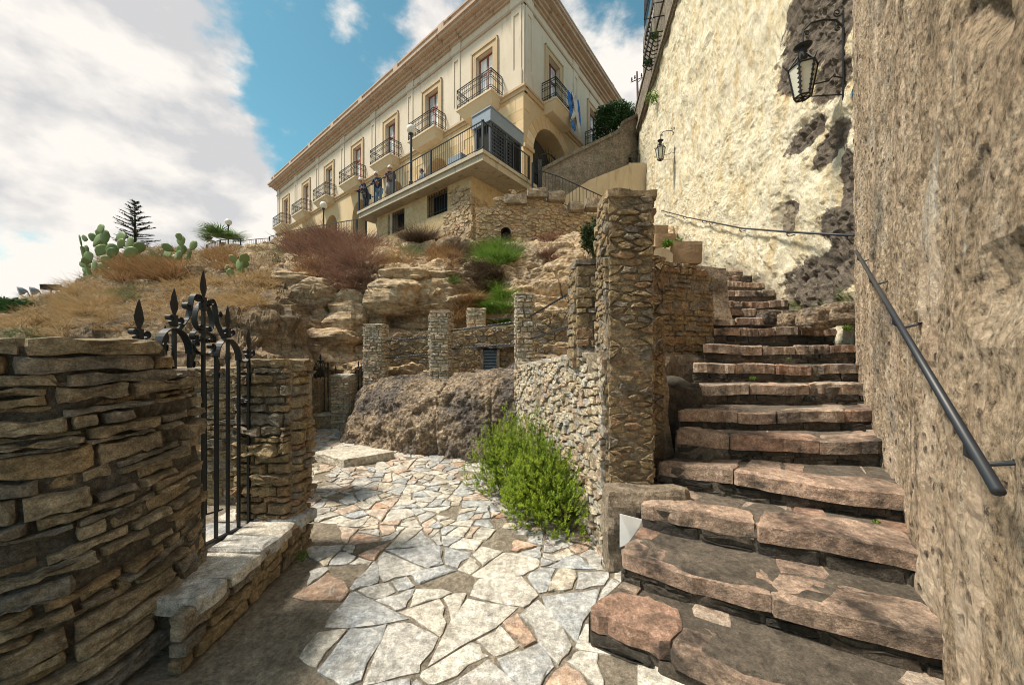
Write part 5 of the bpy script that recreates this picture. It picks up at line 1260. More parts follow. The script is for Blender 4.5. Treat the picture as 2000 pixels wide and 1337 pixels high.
    if detail: 
        for z in (zr+.15*k, zr+.30*k): mb = MB(); r = .016*k; mb.hexa([T(-r, z-.012*k, -r), T(r, z-.012*k, -r), T(r, z-.012*k, r), T(-r, z-.012*k, r), T(-r, z+.012*k, -r), T(r, z+.012*k, -r), T(r, z+.012*k, r), T(-r, z+.012*k, r)]); mb.build('collar', M['iron'], t)
    return t
ornate_gate('iron_gate', 'large black wrought iron gate with spearheads and scrolls beside the rounded layered wall', lambda y, z, d: Vector((-2.0+d, 2.322+y, z-.13*y)), X1, .335, 4, 1.575, bar_r=.0085)
ornate_gate('iron_railing', 'black spearhead railing seen behind the large gate', lambda y, z, d: Vector((-2.95+y*.55, 3.05+y*.83+d, z)), Vector((.83, -.55, 0)), .1, 4, 1.32, .9, detail=False)
ornate_gate('iron_gate', 'far black iron gate between the rock overhang and the small layered pillar', lambda y, z, d: Vector((-4.02+y, 7.52+d, z)), Y1, .33, 4, 1.10, .80)
ornate_gate('iron_gate', 'far black iron gate between the small layered pillar and the rock bank', lambda y, z, d: Vector((-3.12+y, 7.62+d-y*.2, z)), Y1, .33, 3, 1.10, .80)

# twisted rods between the terrace posts
def rod(a, b, label):
    n = 60; L = (b-a).length; U = (b-a).normalized(); s = U.cross(Z1).normalized(); w = s.cross(U); V = []; f = []
    for k in range(n+1):
        c = a+U*L*k/n; ph = k*.55
        for j in range(4):
            an = ph+j*math.pi/2; V.append(c+(s*math.cos(an)+w*math.sin(an))*.014)
    for k in range(n):
        for j in range(4): f.append((k*4+j, k*4+(j+1) % 4, k*4+4+(j+1) % 4, k*4+4+j))
    f += [(3, 2, 1, 0), (n*4, n*4+1, n*4+2, n*4+3)]
    tag(link_mesh('twisted_rod', V, f, M['rail']), label, 'railing', 'twisted rods between the terrace posts')
for (z0, z1, q) in ((1.88, 1.90, 'upper'), (1.55, 1.56, 'lower')):
    rod(Vector((-2.54, 7.12, z0-.1)), Vector((-1.44, 6.55, z0)), f'{q} twisted black rod between the gate-side post and the mid-bank post')
    rod(Vector((-1.14, 6.55, z0+.08)), Vector((.08, 5.4, z0+.16)), f'{q} twisted black rod between the mid-bank post and the corner post')
    rod(Vector((.26, 5.22, z0+.22)), Vector((.60, 3.45, z0+.30)), f'{q} twisted black rod between the corner post and the flat-capped post')
    rod(Vector((.72, 3.34, z0+.36)), Vector((.84, 2.98, z0+.34)), f'{q} short twisted rod running into the tallest pillar')
rod(Vector((-.64, 8.42, 2.32)), Vector((.2, 7.9, 2.36)), 'twisted black rod beside the stubby post under the weeds')

# louvred vent in the back wall
def vent():
    a, b = P(945, 722, 7.92), P(970, 681, 7.92); t = thing('louvre_vent', ((a.x+b.x)/2, a.y, a.z), 'small grey-blue louvred vent under a stone lintel in the back wall', 'vent')
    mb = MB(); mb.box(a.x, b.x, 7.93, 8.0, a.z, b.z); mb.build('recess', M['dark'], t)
    for k in range(7):
        z = a.z+(b.z-a.z)*k/7; q = MB(); q.hexa([(a.x, 7.85, z), (b.x, 7.85, z), (b.x, 7.93, z+.045), (a.x, 7.93, z+.045), (a.x, 7.85, z+.012), (b.x, 7.85, z+.012), (b.x, 7.93, z+.057), (a.x, 7.93, z+.057)]); q.build('slat', M['pale_steel'], t)
    for x in (a.x-.07, b.x): V, f = rough_box(x, x+.07, 7.82, 8.0, a.z, b.z, .006, 3, .05); link_mesh('jamb', V, f, M['block'], t)
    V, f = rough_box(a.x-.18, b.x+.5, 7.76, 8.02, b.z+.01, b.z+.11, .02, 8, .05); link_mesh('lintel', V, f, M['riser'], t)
vent()

# handrails
def handrail(name, label, path, brk, r, N, mat='rail'):
    t = thing(name, tuple(path[-1]), label, 'handrail'); mb = MB(); mb.tube(path, r, 10); mb.build('rail', M[mat], t, smooth=True)
    for q in brk:
        mb = MB(); w = q-N*.10; mb.tube([q, q-Z1*.05, q-Z1*.075-N*.03, q-Z1*.06-N*.08, w-Z1*.045-N*.02], r*.55, 6); mb.lathe(w-Z1*.05, [(.001, -.001), (r*1.2, 0), (r*1.2, .002)], 8); mb.build('bracket', M[mat], t)
def on_wall(u, v, O, U, N, off):
    d = Vector(((u-1000)/FPX, 1, (HOR-v)/FPX)); C = Vector((0, 0, EYE)); A = O+N*off
    return C+d*((A-C).dot(N)/d.dot(N))
r0 = on_wall(1950, 960, CORNER, NU, NN, .11); r1 = on_wall(1672, 490, CORNER, NU, NN, .11)
handrail('wall_handrail', 'thick dark sloping handrail on the rough brown wall', [r1, r0], [r1+(r0-r1)*q for q in (.05, .30, .58, .93)], .0135, NN)
pp = [on_wall(u, v, CORNER, CU, CN, .10) for u, v in ((1668, 460), (1540, 453), (1450, 446), (1390, 434), (1340, 424), (1292, 411))]
handrail('wall_handrail', 'thin dark handrail rising along the cream plaster wall', pp, [on_wall(u, v, CORNER, CU, CN, .10) for u, v in ((1655, 459), (1537, 453), (1445, 445.5), (1385, 433), (1372, 430.5), (1335, 423), (1303, 413.5))], .016, CN)

# lanterns
def lantern(s, zb, label, big=1.0, tilt=True):
    o = CORNER+CU*s; t = thing('wall_lantern', tuple(o+Z1*zb), label, 'lantern', 'wrought iron lanterns on the plaster wall')
    out = .50; c = o+CN*out+Z1*zb; H = .40*big; rb, rt = .095, .165
    hexp = lambda r, z, n=6: [c+CU*(r*math.cos(2*math.pi*k/n+.3))+CN*(r*math.sin(2*math.pi*k/n+.3))+Z1*z for k in range(n)]
    lo, hi = hexp(rb, 0), hexp(rt, H); cage_ = MB()
    for k in range(6):
        cage_.tube([lo[k], hi[k]], .011, 5); cage_.tube([lo[k], lo[(k+1) % 6]], .012, 5); cage_.tube([hi[k], hi[(k+1) % 6]], .012, 5); cage_.tube([lo[k], c], .008, 4)
        # leaf-cut edge strips up each corner
        nr = (hi[k]-c-Z1*H).normalized(); sd = nr.cross(Z1)
        for j in range(7):
            q = lo[k]+(hi[k]-lo[k])*(j+.1)/7; e = (hi[k]-lo[k])/7
            for sg in (-1, 1): cage_.add([q+nr*.008, q+e*.55+sd*sg*.030+nr*.004, q+e*1.0+nr*.008, q+e*.4+nr*.010], [(0, 1, 2, 3)])
    fr = cage_.build('frame', M['iron'], t)
    for k in range(6):
        a, b = lo[k], lo[(k+1) % 6]; d, e = hi[k], hi[(k+1) % 6]; ctr = (a+b+d+e)/4; nr = (ctr-c-Z1*(ctr.z-c.z)).normalized()*-.004
        g = MB(); g.add([a+nr, b+nr, e+nr, d+nr], [(0, 1, 2, 3)]); g.build('pane', M['milk'], t)
    g = MB(); g.add([q+Z1*.004 for q in lo], [(5, 4, 3, 2, 1, 0)]); g.build('bottom_pane', M['milk'], t)
    cap = MB()
    top = hexp(.055, H+.16); hs = hexp(rt*.8, H+.02)
    for k in range(6): cap.tube([hi[k], top[k]], .009, 4); cap.tube([hi[k], hi[k]+(hi[k]-c-Z1*H).normalized()*.05+Z1*.07], [.012, .003], 4)
    cap.lathe(c+Z1*(H+.12), [(.055, 0), (.05, .12), (.085, .14), (.105, .165), (.05, .20), (.012, .23), (.01, .30)], 12); cap.lathe(c-Z1*.07, [(.002, 0), (.02, .03), (.012, .07)], 8); cap.build('crown', M['iron'], t)
    # crank bracket with scrolls
    pl = lambda d, z: o+CN*d+Z1*(zb+z)
    br = MB(); zt = H+.42
    br.tube([pl(.02, -.18), pl(.02, zt+.28)], .014, 6)
    br.tube([pl(.02, zt+.06), pl(.10, zt+.16), pl(.24, zt+.19), pl(.40, zt+.17), pl(.49, zt+.08), pl(.50, zt)], .012, 6)
    for (cx, cz, r, a0, tn) in ((.09, zt+.26, .06, math.pi, 1.4), (.08, zt+.05, .05, math.pi, -1.3), (.45, zt+.04, .035, 0, 1.2)):
        br.tube([pl(x, z) for x, z in spiral((cx, cz), r, .012, a0, tn, 20)], .008, 5)
    br.tube([pl(.02, -.02), pl(out-rb, .0)], .008, 5); br.tube([pl(.02, .20), pl(.14, .24), pl(.20, .18), pl(out-.14, .16)], .009, 5)
    br.build('bracket', M['iron'], t)
def s_at(u): k = (u-1000)/FPX; return (k*CORNER.y-CORNER.x)/(CU.x-k*CU.y)
for u, v, uw, lab in ((1576, 190, 1650, 'wrought iron wall lantern hanging over the stairs beside bare stone'), (1297, 312, 1319, 'wrought iron wall lantern on unbroken cream plaster above the thin handrail'), (1220, 334, 1249, 'small wall lantern where the plaster wall meets the pale slope')):
    s = s_at(uw); o = CORNER+CU*s; c = o+CN*.5; lantern(s, EYE+(HOR-v)/FPX*c.y, lab, 1.0)
# black pipe stub and spotlight on the retaining wall
p = P(988, 458, 12.2); t = thing('drain_pipe', tuple(p), 'black drain pipe mouth sticking out of the golden retaining wall', 'pipe')
mb = MB(); k0 = len(mb.v); mb.tube([p+Y1*.3, p-Y1*.25], .17, 14, caps=False); mb.tube([p-Y1*.25, p-Y1*.2, p+Y1*.2], [.17, .14, .14], 14, caps=False); mb.build('barrel', M['rail'], t)
# floodlights at the hill edge
for k, (u, v) in enumerate(((42, 568), (66, 568))):
    p = P(u, v, 9.0); t = thing('floodlight', tuple(p), ('round floodlight on the hill edge closest to the green bush', 'round floodlight beside the square floodlight on the hill edge')[k], 'floodlight', 'round floodlights on the hill edge'); mb = MB()
    d = Vector((-.5, -.8, -.2)).normalized(); mb.tube([p-d*.08, p-d*.02, p+d*.05], [.03, .09, .11], 12); mb.build('bowl', M['pale_steel'], t); mb = MB(); mb.tube([p-d*.08, p+Vector((.15, .1, -.25))], .012, 5); mb.build('arm', M['iron'], t)
p = P(100, 562, 8.6); t = thing('floodlight', tuple(p), 'square dark floodlight on the hill edge', 'floodlight'); mb = MB(); mb.frame_box(p, Vector((.9, .4, 0)), Vector((-.3, .9, .2)), Vector((.1, -.2, 1)), -.14, .14, -.08, .08, -.05, .08); mb.build('housing', M['iron'], t); mb = MB(); mb.tube([p, p-Z1*.3], .015, 5); mb.build('stem', M['iron'], t)

# ------------------------------------------------------------------ plants
def blades(n, rng, base_r, height, spread, droop, width, taper=.15, seg=3, up=.55):
    """a tuft of thin curved blades round the origin"""
    V = []; F = []
    for _ in range(n):
        a = rng.random()*2*math.pi; rr = base_r*math.sqrt(rng.random()); b = Vector((rr*math.cos(a), rr*math.sin(a), 0))
        a2 = a+rng.gauss(0, .7); L = height*rng.uniform(.5, 1.1); out = Vector((math.cos(a2), math.sin(a2), 0))*spread*rng.uniform(.3, 1.2); d = (Z1*up+out).normalized()
        sd = d.cross(Vector((rng.uniform(-1, 1), rng.uniform(-1, 1), rng.uniform(-.3, .3)))).normalized(); k = len(V); p = b.copy()
        for q in range(seg+1):
            w = width*(1-(1-taper)*q/seg); V += [p+sd*w, p-sd*w]; p = p+d*(L/seg); d = (d-Z1*droop*rng.uniform(.5, 1.3)+Vector((rng.gauss(0, .12), rng.gauss(0, .12), 0))).normalized()
        for q in range(seg): F.append((k+2*q, k+2*q+1, k+2*q+3, k+2*q+2))
    return V, F
def tuft_plant(name, c, label, cat, mat, n, base_r, height, spread, droop, width, seed, group=None, squash=(1, 1, 1), stem=True, up=.55, seg=3):
    rng = random.Random(seed); V, F = blades(n, rng, base_r, height, spread, droop, width, seg=seg, up=up); V = [Vector((p.x*squash[0], p.y*squash[1], p.z*squash[2]))+c for p in V]
    t = thing(name, tuple(c), label, cat, group); link_mesh('foliage', V, F, M[mat], t)
    if stem:
        mb = MB()
        for k in range(7):
            a = rng.random()*6.28; e = Vector((math.cos(a)*base_r*.9*squash[0], math.sin(a)*base_r*.9*squash[1], height*.5*squash[2])); mb.tube([c-Z1*.05, c+e*.5+Vector((0, 0, .04)), c+e], [.016, .011, .004], 5)
        mb.build('stem', M['bark'], t)
    return t
def px_m(d, Y): return d/FPX*Y
def shrub_on(L, u, v, ru, h, mat, n, label, name='dry_shrub', spread=.9, droop=.18, width=.006, group='dry shrubs on the slope', cat='shrub', up=.5):
    c = L.on(u, v); r = px_m(ru, c.y); hh = px_m(h, c.y)
    return tuft_plant(name, c-Z1*.05, label, cat, mat, n, r*.62, hh, spread, droop, width*max(1, c.y/7), int(u*7+v), group, up=up)
def cluster(L, u, v, ru, rv, mat, n, label, **kw):
    """a broad bush: blades springing from many points of the ground inside an ellipse"""
    rng = random.Random(int(u*3+v)); c = L.on(u, v+rv*.6); t = thing(kw.get('name', 'dry_shrub'), tuple(c), label, 'shrub', kw.get('group', 'dry shrubs on the slope')); VV = []; FF = []
    for _ in range(kw.get('clumps', 60)):
        a = rng.random()*6.28; q = math.sqrt(rng.random()); b = L.on(u+ru*q*math.cos(a), v+rv*q*math.sin(a)); hh = px_m(kw.get('h', 26), b.y)*rng.uniform(.6, 1.2)
        V, F = blades(n, rng, hh*.35, hh, kw.get('spread', .8), kw.get('droop', .16), kw.get('width', .005)*max(1, b.y/7), up=kw.get('up', .5)); k = len(VV); VV += [p+b-Z1*.04 for p in V]; FF += [tuple(i+k for i in f) for f in F]
    link_mesh('foliage', VV, FF, M[mat], t)
    mb = MB()
    for _ in range(9):
        a = rng.random()*6.28; q = math.sqrt(rng.random())*.8; b = L.on(u+ru*q*math.cos(a), v+rv*q*math.sin(a)); mb.tube([b-Z1*.05, b+Vector((rng.uniform(-.1, .1), rng.uniform(-.1, .1), .12)), b+Vector((rng.uniform(-.2, .2), rng.uniform(-.2, .2), .28))], [.006, .004, .002], 4)
    tag(mb.build('stems', M['tawny'], t), kind='stuff'); return t
def slope_plants():
    for (u, v, ru, rv, m, n, lab, kw) in (
        (250, 528, 48, 22, 'tawny', 55, 'big tawny dead shrub beside the large prickly pear', dict(h=36)), (318, 532, 40, 20, 'tawny', 55, 'tawny dead shrub between the two taller cacti', dict(h=34)),
        (165, 588, 46, 34, 'straw', 45, 'straw-coloured bush at the hill edge below the large prickly pear', dict(h=34)), (436, 510, 30, 16, 'tawny', 60, 'orange-tawny shrub below the palm', dict(h=30, clumps=40)),
        (100, 638, 46, 20, 'straw', 40, 'pale straw tussock above the rounded layered wall', dict(h=26, clumps=45)), (250, 574, 28, 12, 'sage', 50, 'grey-green herb patch in the middle of the slope', dict(h=20, clumps=30, name='herb_patch')),
        (480, 585, 46, 14, 'straw', 50, 'straw grass drape hanging over the dark rock', dict(h=30, droop=.4, clumps=50)), (390, 560, 50, 18, 'straw', 40, 'straw grass patch behind the gate spearheads', dict(h=26, droop=.3, clumps=45)),
        (60, 655, 46, 12, 'sage', 40, 'green weedy tuft behind the cap stones of the rounded wall', dict(h=20, clumps=30, name='herb_patch')), (290, 505, 30, 10, 'sage', 40, 'grey-green scrub at the foot of the conifer', dict(h=20, clumps=25, name='herb_patch')),
        (340, 600, 60, 18, 'tawny', 26, 'thin brown grass tufts scattered on the slope rock', dict(h=16, droop=.3, clumps=40)), (230, 625, 60, 22, 'straw', 26, 'sparse straw grass over the lower slope', dict(h=18, droop=.3, clumps=40)), (505, 548, 34, 20, 'straw', 40, 'straw grass at the rock shoulder beside the cliff', dict(h=20, droop=.3, clumps=35))):
        cluster(HILL, u, v, ru, rv, m, n, lab, **kw)
    for (u, v, ru, rv, m, n, lab, kw) in (
        (588, 490, 36, 22, 'russet', 60, 'russet shrub at the palm-side end of the cliff top', dict(h=34, clumps=70)), (640, 482, 38, 22, 'russet', 60, 'tall russet shrub under the lower fence', dict(h=40, clumps=80)), (700, 498, 40, 26, 'russet', 60, 'russet shrub against the golden tower base', dict(h=40, clumps=80)),
        (690, 548, 30, 22, 'russet', 45, 'russet growth hanging down the cliff beside the overhanging boulder', dict(h=34, droop=.4, clumps=60)), (610, 528, 34, 16, 'tawny', 45, 'tawny growth hanging below the palm-side russet shrub', dict(h=30, droop=.35, clumps=45)),
        (655, 522, 46, 24, 'russet', 50, 'russet shrub hanging on the cliff brow', dict(h=40, droop=.3, clumps=80)), (722, 545, 26, 28, 'brownbush', 45, 'dark brown hanging shrub beside the overhanging boulder', dict(h=30, droop=.35, clumps=45)),
        (605, 470, 30, 10, 'tawny', 50, 'tawny tuft at the foot of the bar fence', dict(h=24, clumps=30)), (545, 500, 34, 14, 'sage', 40, 'grey-green agave-like tuft at the cliff shoulder', dict(h=26, clumps=30, name='herb_patch')),
        (762, 508, 30, 16, 'straw', 50, 'straw grass drape over the boulder', dict(h=28, droop=.4, clumps=35)), (803, 492, 20, 10, 'sage', 55, 'pale green herb below the tower opening', dict(h=24, clumps=25, name='herb_patch')),
        (818, 466, 18, 14, 'brownbush', 60, 'brown dead bush against the tower wall', dict(h=38, clumps=30)), (862, 500, 26, 18, 'tawny', 55, 'tawny grass at the tower corner', dict(h=30, droop=.25, clumps=35)), (900, 498, 24, 16, 'brownbush', 50, 'dark dead bush between the tower corner and the green weeds', dict(h=30, clumps=35)),
        (965, 500, 38, 22, 'weed', 60, 'fresh green weed clump below the drain pipe', dict(h=34, clumps=70, name='weed_clump', droop=.25)), (945, 540, 30, 26, 'brownbush', 55, 'brown hanging dead growth below the green weeds', dict(h=30, droop=.4)),
        (1000, 488, 20, 10, 'sage', 50, 'olive tuft at the end of the green weeds', dict(h=24, clumps=25, name='herb_patch')), (930, 596, 24, 22, 'tawny', 50, 'golden dry grass in the cliff hollow', dict(h=28, droop=.3, clumps=35)), (970, 585, 30, 34, 'weed', 50, 'green and yellow grass in the dark cliff cleft', dict(h=30, droop=.3, clumps=60, name='weed_clump')),
        (905, 615, 20, 16, 'tawny', 50, 'dry tuft behind the mid-bank post', dict(h=28, clumps=25)), (985, 632, 22, 7, 'weed', 60, 'bright green leafy weeds on the back wall top', dict(h=14, clumps=25, name='weed_clump', width=.009)), (880, 545, 16, 10, 'weed', 40, 'small green tuft between the boulders', dict(h=16, clumps=15, name='weed_clump')),
        (1070, 500, 20, 10, 'russet', 40, 'small rusty tuft on the grey rock face', dict(h=18, clumps=15)), (1075, 465, 22, 10, 'russet', 40, 'rusty tuft below the golden retaining wall', dict(h=18, clumps=18)), (960, 625, 20, 12, 'straw', 40, 'straw tuft beside the stubby post', dict(h=24, clumps=20))):
        cluster(CLIFF, u, v, ru, rv, m, n, lab, **kw)
slope_plants()
def slope_grass(L, n, test, mat, label, seed, hgt, name='dry_grass'):
    rng = random.Random(seed); V = []; F = []; idx = [k for k in range(0, len(L.flat), 3) if test(L.px[k], L.py[k])]; msk = fbm(L.flat[idx]*np.array([1.3, 1.3, 1.3])+seed, 3)
    good = [k for k, m in zip(idx, msk) if m > -.12]
    for _ in range(n):
        b = Vector(L.flat[rng.choice(good)]); h = hgt*rng.uniform(.5, 1.3); v, f = blades(9, rng, .05, h, .9, .30, .0028*max(1, b.y/6), up=.6); k = len(V); V += [p+b-Z1*.02 for p in v]; F += [tuple(i+k for i in q) for q in f]
    tag(link_mesh(name, V, F, M[mat]), label, 'grass', kind='stuff')
slope_grass(HILL, 2600, lambda u, v: -40 < u < 545 and v < 665-.10*u and v < 640, 'straw', 'straw-coloured dry grass over the hillside', 5, .26)
slope_grass(HILL, 700, lambda u, v: -40 < u < 520 and v < 660, 'tawny', 'tawny dead grass between the hillside rocks', 6, .2)
slope_grass(HILL, 500, lambda u, v: -40 < u < 420 and v < 680, 'sage', 'grey-green low herbs over the hillside', 8, .16)
slope_grass(CLIFF, 900, lambda u, v: 500 < u < 900 and v < 528, 'tawny', 'tawny dry grass over the cliff brow', 7, .3)

def leafy(V, F, rng, c, n, size, shell, mat_dir=None, squash=1.0):
    for _ in range(n):
        d = Vector((rng.gauss(0, 1), rng.gauss(0, 1), rng.gauss(0, 1))).normalized(); p = c+Vector((d.x*shell.x, d.y*shell.y, d.z*shell.z))*(rng.random()**.35)
        a = Vector((rng.gauss(0, 1), rng.gauss(0, 1), rng.gauss(0, .7))).normalized(); b = a.cross(d+Vector((rng.gauss(0, .3),)*3)).normalized(); s = size*rng.uniform(.6, 1.3); k = len(V)
        V += [p-a*s, p+b*s*.42, p+a*s, p-b*s*.42]; F.append((k, k+1, k+2, k+3))
# green sprigged shrub in front of the terrace wall
def rosemary():
    rng = random.Random(77); t = thing('green_shrub', (.3, 3.7, 0), 'bright green rosemary-like shrub on the paving against the rubble wall', 'shrub'); V = []; F = []
    lobes = [((.08, 4.05), .40, .80), ((-.14, 4.15), .32, .70), ((.28, 3.85), .34, .78), ((.33, 3.45), .34, .66), ((.46, 3.18), .27, .56), ((.20, 3.55), .30, .56)]
    mb = MB()
    for (c, r, h) in lobes:
        n = int(950*(r/.35)**2)
        for _ in range(n):
            a = rng.random()*6.28; q = math.sqrt(rng.random()); el = rng.random()
            d = Vector((math.cos(a)*q, math.sin(a)*q, 0)); lump = 1+.16*math.sin(a*3+c[0]*9)+.12*math.sin(a*7+q*5)+rng.gauss(0, .05); d = d*lump; zz = math.sqrt(max(0, 1-q*q))*lump; base = Vector((c[0], c[1], 0))+Vector((d.x*r, d.y*r, h*zz*rng.uniform(.62, 1.0)*(1 if rng.random() < .6 else rng.random())+.03))
            ax = (Vector((d.x*.7, d.y*.7, .8))+Vector((rng.gauss(0, .16), rng.gauss(0, .16), 0))).normalized(); L = rng.uniform(.045, .085)
            for k in range(11):
                p = base+ax*(L*k/11); an = k*2.4+rng.random(); s1 = ax.orthogonal().normalized(); s2 = ax.cross(s1); o = (s1*math.cos(an)+s2*math.sin(an)); tip = p+(o*.9+ax*.6)*.020*(1.15-.5*k/11); w = ax.cross(o)*.0050; m = len(V)
                V += [p-w, p+w, tip+w*.4, tip-w*.4]; F.append((m, m+1, m+2, m+3))
        for _ in range(16):
            a = rng.random()*6.28; e = Vector((c[0]+math.cos(a)*r*.75, c[1]+math.sin(a)*r*.75, h*.6)); mb.tube([Vector((c[0], c[1], 0)), Vector((c[0]+math.cos(a)*r*.3, c[1]+math.sin(a)*r*.3, h*.35)), e], [.012, .008, .004], 5)
    link_mesh('foliage', V, F, M['rosemary'], t); mb.build('stem', M['bark'], t)
    # dead leaves round its foot
    V = []; F = []
    for _ in range(900):
        a = rng.random()*6.28; c, r, h = lobes[rng.randrange(6)]; p = Vector((c[0]+math.cos(a)*(r+rng.uniform(-.1, .09)), c[1]+math.sin(a)*(r+rng.uniform(-.1, .09)), rng.uniform(.025, .04))); u_ = Vector((math.cos(a*3), math.sin(a*3), .1))*.014; w = Vector((-u_.y, u_.x, .002))*.35; k = len(V); V += [p-u_, p+w, p+u_, p-w]; F.append((k, k+1, k+2, k+3))
    tag(link_mesh('leaf_litter', V, F, M['russet']), 'brown fallen leaves round the foot of the green shrub', 'leaf litter', kind='stuff')
rosemary()
def round_tree():
    rng = random.Random(5); c = P(1200, 245, 21.5); t = thing('round_tree', tuple(c-Z1*3), 'dense round dark green tree above the grey garden wall', 'tree'); V = []; F = []
    for k in range(46):
        d = Vector((rng.gauss(0, 1), rng.gauss(0, 1), rng.gauss(0, 1))).normalized(); leafy(V, F, rng, c+Vector((d.x*1.15, d.y*1.15, d.z*1.15-.1)), 260, .075, Vector((.42, .42, .36)))
    link_mesh('crown', V, F, M['bayleaf'], t); mb = MB(); mb.tube([c-Z1*3.2, c-Z1*1.2, c+Vector((.1, 0, .2))], [.16, .12, .05], 8)
    for k in range(6): a = k*1.05; mb.tube([c-Z1*1.2, c+Vector((math.cos(a)*.5, math.sin(a)*.5, -.3)), c+Vector((math.cos(a)*.9, math.sin(a)*.9, .3))], [.07, .04, .015], 6)
    mb.build('trunk', M['bark'], t)
round_tree()
def conifer():
    rng = random.Random(6); Y = 20.0; b = P(264, 500, Y); tp = P(263, 391, Y); H = tp.z-b.z; t = thing('conifer_tree', tuple(b-Z1), 'dark sparse conifer on the hilltop behind the prickly pear', 'tree'); V = []; F = []
    tr = MB(); tr.tube([b-Z1, b+Z1*H*.5, tp], [.09, .05, .008], 6)
    for k in range(64):
        q = k/64; z = b.z+H*(.03+.95*q); L = (1-q)**.8*1.25*rng.uniform(.65, 1.15)+.08; a = k*2.4+rng.random()*.6; d = Vector((math.cos(a), math.sin(a), .22+.25*q)); p0 = Vector((b.x, b.y, z)); p1 = p0+d*L; tr.tube([p0, p0+d*L*.5-Z1*.03, p1], [.018, .011, .003], 4)
        for j in range(int(60*L)+12):
            s = rng.uniform(.15, 1); p = p0+d*L*s; sd = Vector((-d.y, d.x, 0))*rng.choice((-1, 1)); e = (sd*.8+d*.6+Z1*rng.uniform(-.3, .3)).normalized()*rng.uniform(.08, .2)*(1.15-s*.5)
            w = Vector((0, 0, 1)).cross(e).normalized()*.03; m = len(V); V += [p-w, p+w, p+e+w*.2, p+e-w*.2]; F.append((m, m+1, m+2, m+3))
    tr.build('trunk', M['bark'], t); link_mesh('crown', V, F, M['conifer'], t)
conifer()
def palm():
    rng = random.Random(9); Y = 27; c = P(437, 474, Y); t = thing('palm_tree', tuple(c-Z1*2), 'low bushy fan palm behind the dark fence', 'tree'); V = []; F = []
    for k in range(40):
        a = rng.random()*6.28; d = Vector((math.cos(a), math.sin(a), rng.uniform(.15, 1.6))).normalized(); L = rng.uniform(1.1, 1.9); hub = c+d*L*.5; 
        for j in range(14):
            an = (j-6.5)/6.5*1.25; sd = d.cross(Z1).normalized(); upv = sd.cross(d); e = (d*math.cos(an)+sd*math.sin(an)+upv*-.05).normalized()*L*.75; w = e.cross(upv).normalized()*.03; tip = hub+e-Z1*.12*L; mid = hub+e*.5; m = len(V)
            V += [hub-w*.3, hub+w*.3, mid+w, mid-w, tip]; F += [(m, m+1, m+2, m+3), (m+3, m+2, m+4)]
    link_mesh('crown', V, F, M['palm'], t); mb = MB(); mb.tube([c-Z1*2.2, c], [.2, .16], 8); mb.build('trunk', M['bark'], t)
palm()
def pad(mb, p, d, s, nrm):
    """one thick oval cactus pad growing from p along d"""
    d = d.normalized(); sd = d.cross(nrm).normalized(); n2 = sd.cross(d).normalized(); k = len(mb.v); c = p+d*s*.5; rings = [(0, .02, 0), (.06, .09, .7), (.3, .28, 1), (.6, .36, 1), (.85, .25, .9), (1.0, .04, .2)]
    N = 10
    for (t, w, th) in rings:
        for j in range(N): a = 2*math.pi*j/N; mb.v.append(tuple(p+d*s*t+sd*(w*s*math.cos(a))+n2*(.055*s*th*math.sin(a))))
    for i in range(len(rings)-1):
        for j in range(N): mb.f.append((k+i*N+j, k+i*N+(j+1) % N, k+(i+1)*N+(j+1) % N, k+(i+1)*N+j))
    mb.f.append(tuple(k+(len(rings)-1)*N+j for j in range(N))); mb.f.append(tuple(k+j for j in range(N))[::-1])
def cactus(label, spots, Y, seed):
    rng = random.Random(seed); base = P(*spots[0][:2], Y); t = thing('prickly_pear', tuple(base-Z1*.3), label, 'cactus', 'prickly pears on the slope')
    for (u, v, ang, s) in spots:
        mb = MB(); p = P(u, v, Y+rng.uniform(-.4, .4)); d = Vector((math.sin(math.radians(ang)), rng.uniform(-.3, .3), math.cos(math.radians(ang)))); pad(mb, p, d, px_m(s, Y), Vector((rng.uniform(-.8, .8), -1, rng.uniform(-.3, .3)))); mb.build('pad', M['cactus'], t, smooth=True)
    mb = MB()
    for k in range(4): u, v, a, s = spots[k*len(spots)//4]; mb.tube([base-Z1*.6+X1*(k-1.5)*.1, P(u, v, Y)], [.07, .04], 7)
    mb.build('trunk', M['cactus'], t)
rng = random.Random(2); sp = []
for (u, v) in ((190, 538), (175, 520), (200, 520), (168, 500), (190, 500), (215, 505), (160, 482), (182, 482), (205, 490), (225, 500), (172, 468), (196, 466), (188, 535), (165, 535), (210, 530), (178, 510), (205, 478), (232, 486), (240, 500), (248, 488), (262, 494), (238, 476), (158, 512), (186, 492)):
    sp.append((u, v, rng.uniform(-75, 75), rng.uniform(20, 30)))
sp += [(197, 478, 10, 26), (199, 456, -25, 22), (193, 470, -60, 24)]
cactus('largest prickly pear cactus spreading in front of the conifer', sp, 9.6, 1)
cactus('prickly pear with tall bare stalk beside the tawny shrub', [(345, 514, -20, 26), (350, 500, 10, 26), (355, 482, -10, 24), (352, 470, -14, 16), (372, 490, 25, 24), (340, 490, -60, 22), (334, 502, -50, 22), (346, 506, 40, 20), (338, 514, -10, 20)], 9.6, 2)
cactus('small prickly pear with paired pads below the palm', [(465, 530, 10, 26), (468, 516, -45, 24), (471, 516, 35, 24), (474, 522, 50, 16), (448, 532, -30, 20), (472, 548, 30, 22), (455, 545, -10, 20)], 9.0, 3)
